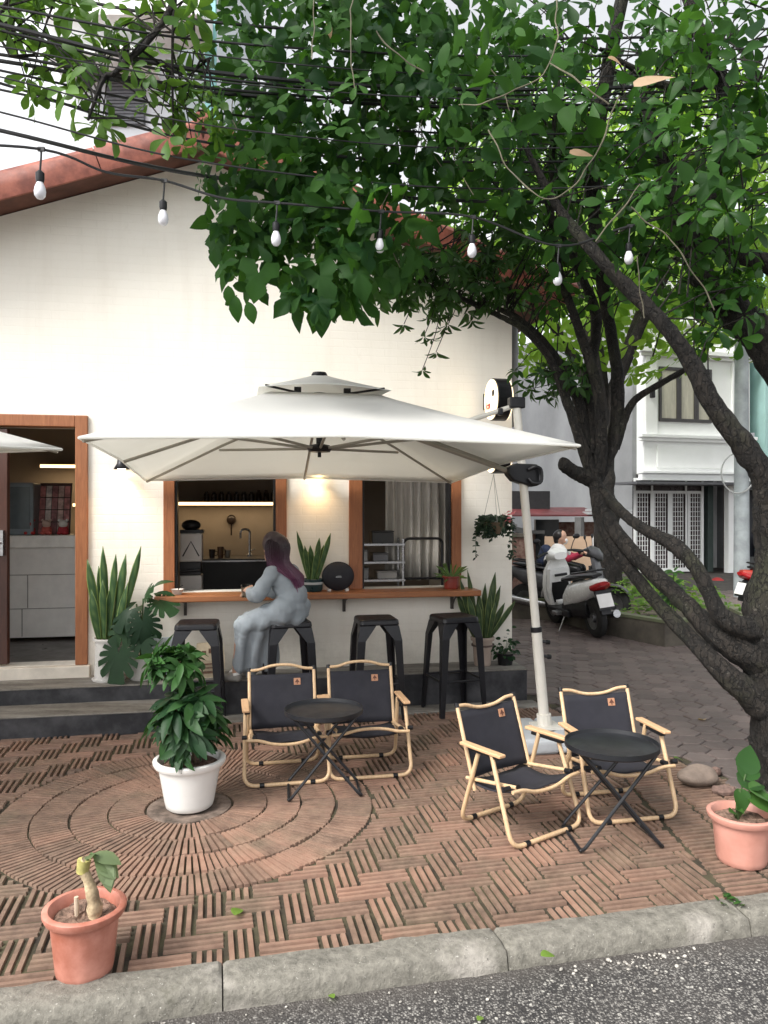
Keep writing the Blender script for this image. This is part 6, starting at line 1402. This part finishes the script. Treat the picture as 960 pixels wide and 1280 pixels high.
for k in range(26): a = P(random.uniform(290, 640), random.uniform(-40, 280), random.uniform(4.4, 4.9)); q.tube(smooth_path([a, a + V((random.uniform(-.15, .15), random.uniform(-.1, .1), -.2)), a + V((random.uniform(-.25, .25), random.uniform(-.15, .15), -.45))], 3), .003, 5)
q.build('tendrils', m_vst, VN_, smooth=True)

# tree in the planter and one further back
def back_tree(lab, base, h, r0, crown, nros, size, mat, kind='obov', tint=.6, forks=5):
    T = thing('tree', lab, 'tree', base, 0); q = MB(); sk = limb(q, [V((0, 0, -.15)), V((.03, 0, h * .3)), V((-.03, .05, h * .6)), V((.05, 0, h))], [r0 * 1.25, r0, r0 * .85, r0 * .6], 12)
    for k in range(forks):
        a = k * 6.28 / forks + .4; e = V((crown[3] * .7 * math.cos(a), crown[4] * .7 * math.sin(a), crown[2] + crown[5] * random.uniform(-.2, .5))); s_ = V((0, 0, h * random.uniform(.7, 1)))
        sk += limb(q, [s_, s_.lerp(e, .4) + V((0, 0, .3)), e], [r0 * .5, r0 * .35, r0 * .08], 8)
    q.build('trunk', m_bark, T, smooth=True); L = Leaves()
    for k in range(nros):
        d = inball(); d = d.normalized() * (d.length ** .6); p = V((crown[0] + d.x * crown[3], crown[1] + d.y * crown[4], crown[2] + d.z * crown[5]))
        L.rosette(kind, p, (d.x, d.y - .2, d.z + .4), 6, size * random.uniform(.7, 1.2), min(1, max(0, tint + random.uniform(-.35, .35))), 1, .3)
    L.build('crown', mat, T); return T
back_tree('straight reddish trunked tree growing in the planter behind the scooters', (3.55, 12.3, .1), 3.2, .21, (.3, .6, 6.3, 3.2, 2.0, 2.6), 800, .23, leafmat('backlit_leaf', (.07, .17, .02), (.26, .42, .07), .5))  # backlight on this crown is put into a lighter leaf colour
back_tree('bright green tree crown far behind on the right above the townhouse', (9.6, 15.5, 0), 3.5, .2, (-2.8, 0, 7.6, 3.8, 1.8, 3.0), 560, .28, leafmat('far_leaf', (.08, .18, .025), (.30, .46, .09), .5))

# ================================================================== CABLES AND STRING LIGHTS
m_cab = M('black_cable', (.012, .012, .013), .5, var=.2)
CB = [(58, 102, 124, 112, .004, 'very thin wire between the two upper thick cables'), (96, 158, 186, 165, .004, 'very thin wire just above the roof ridge cables'), (18, 70, 95, 84, .004, 'very thin wire close above the thick upper cable'), (140, 205, 236, 215, .005, 'thin wire crossing the red roof edge above the lowest thick cable'), (8, 52, 70, 58, .007, 'thin black cable highest of the bundle at upper left'), (31, 91, 112, 96, .013, 'thick black cable under the top thin one'), (38, 98, 119, 104, .008, 'black cable running just below the thick upper cable'), (68, 111, 130, 121, .009, 'black cable in the middle of the overhead bundle, above its close twin'), (76, 116, 135, 128, .011, 'thicker black cable of the close middle pair'), (88, 141, 168, 150, .007, 'thin black cable crossing the grey shutter'), (104, 180, 203, 184, .008, 'black cable crossing the roof ridge, upper of the two'), (112, 168, 215, 192, .007, 'black cable dipping across the roof ridge, lower of the two'), (163, 222, 252, 236, .012, 'thick black cable lowest of the bundle just above the string lights'), (-20, 28, 48, 36, .010, 'black cable at the very top of the photo over the creeper')]
for k, (y0, y1, y2, y3, r, lab) in enumerate(CB):
    Y = 3.5 + .06 * k
    dl = (y1 - y0)
    pts = [P(-900, y0 - dl * 3.6, Y - .9), P(-300, y0 - dl * 1.15, Y - .35), P(0, y0, Y - .1), P(270, y1, Y + .25), P(620, y2, Y + .85), P(960, y3, Y + 1.4), P(1400, y3 - 60, Y + 2.2), P(2000, y3 - 240, Y + 3.2)]
    q = MB(); q.tube(smooth_path(pts, 8), r, 6); o = q.build('cable', m_cab, smooth=True); tag(o, lab, 'cable', 'overhead cables')
SL = thing('string_light', 'black string of small white bulbs drooping across in front of the cafe', 'string light', (0, 0, 0), 0)
BL = [(50, 238, 3.45), (204, 272, 3.85), (345, 298, 4.0), (475, 307, 4.15), (590, 313, 4.25), (697, 348, 4.35), (786, 322, 4.5)]
kn = []
m_bulb = M('frosted_bulb', (.72, .72, .76), .25, var=.03)
q = MB()
for px, py, Y in BL:
    c = P(px, py, Y); k_ = c + V((.006, 0, .185)); kn.append(k_)
pts = [P(-700, 60, 2.4), P(-160, 168, 3.15), kn[0], kn[0].lerp(kn[1], .5) - V((0, 0, .03)), kn[1], kn[1].lerp(kn[2], .5) - V((0, 0, .03)), kn[2], kn[3], kn[4], kn[5], kn[6], P(960, 240, 4.8), P(1300, 150, 5.2)]
q.tube(smooth_path(pts, 7), .0065, 6); q.build('cord', m_cab, SL, smooth=True)
for (px, py, Y), k_ in zip(BL, kn):
    c = P(px, py, Y); q = MB()
    q.lathe([(0, -.040), (.014, -.037), (.0235, -.024), (.026, -.006), (.023, .012), (.015, .032), (.012, .04), (0, .04)], 20, c); bu = q.build('bulb', m_bulb, SL, smooth=True)
    q = MB(); q.lathe([(.0, .036), (.016, .036), (.019, .05), (.019, .078), (.009, .088), (0, .088)], 14, c); q.build('socket', m_black, bu, smooth=True)
    q = MB(); q.tube([c + V((0, 0, .085)), c.lerp(k_, .8), k_], .0045, 6); q.box(k_, (.03, .012, .018)); q.build('drop_cord', m_cab, bu)
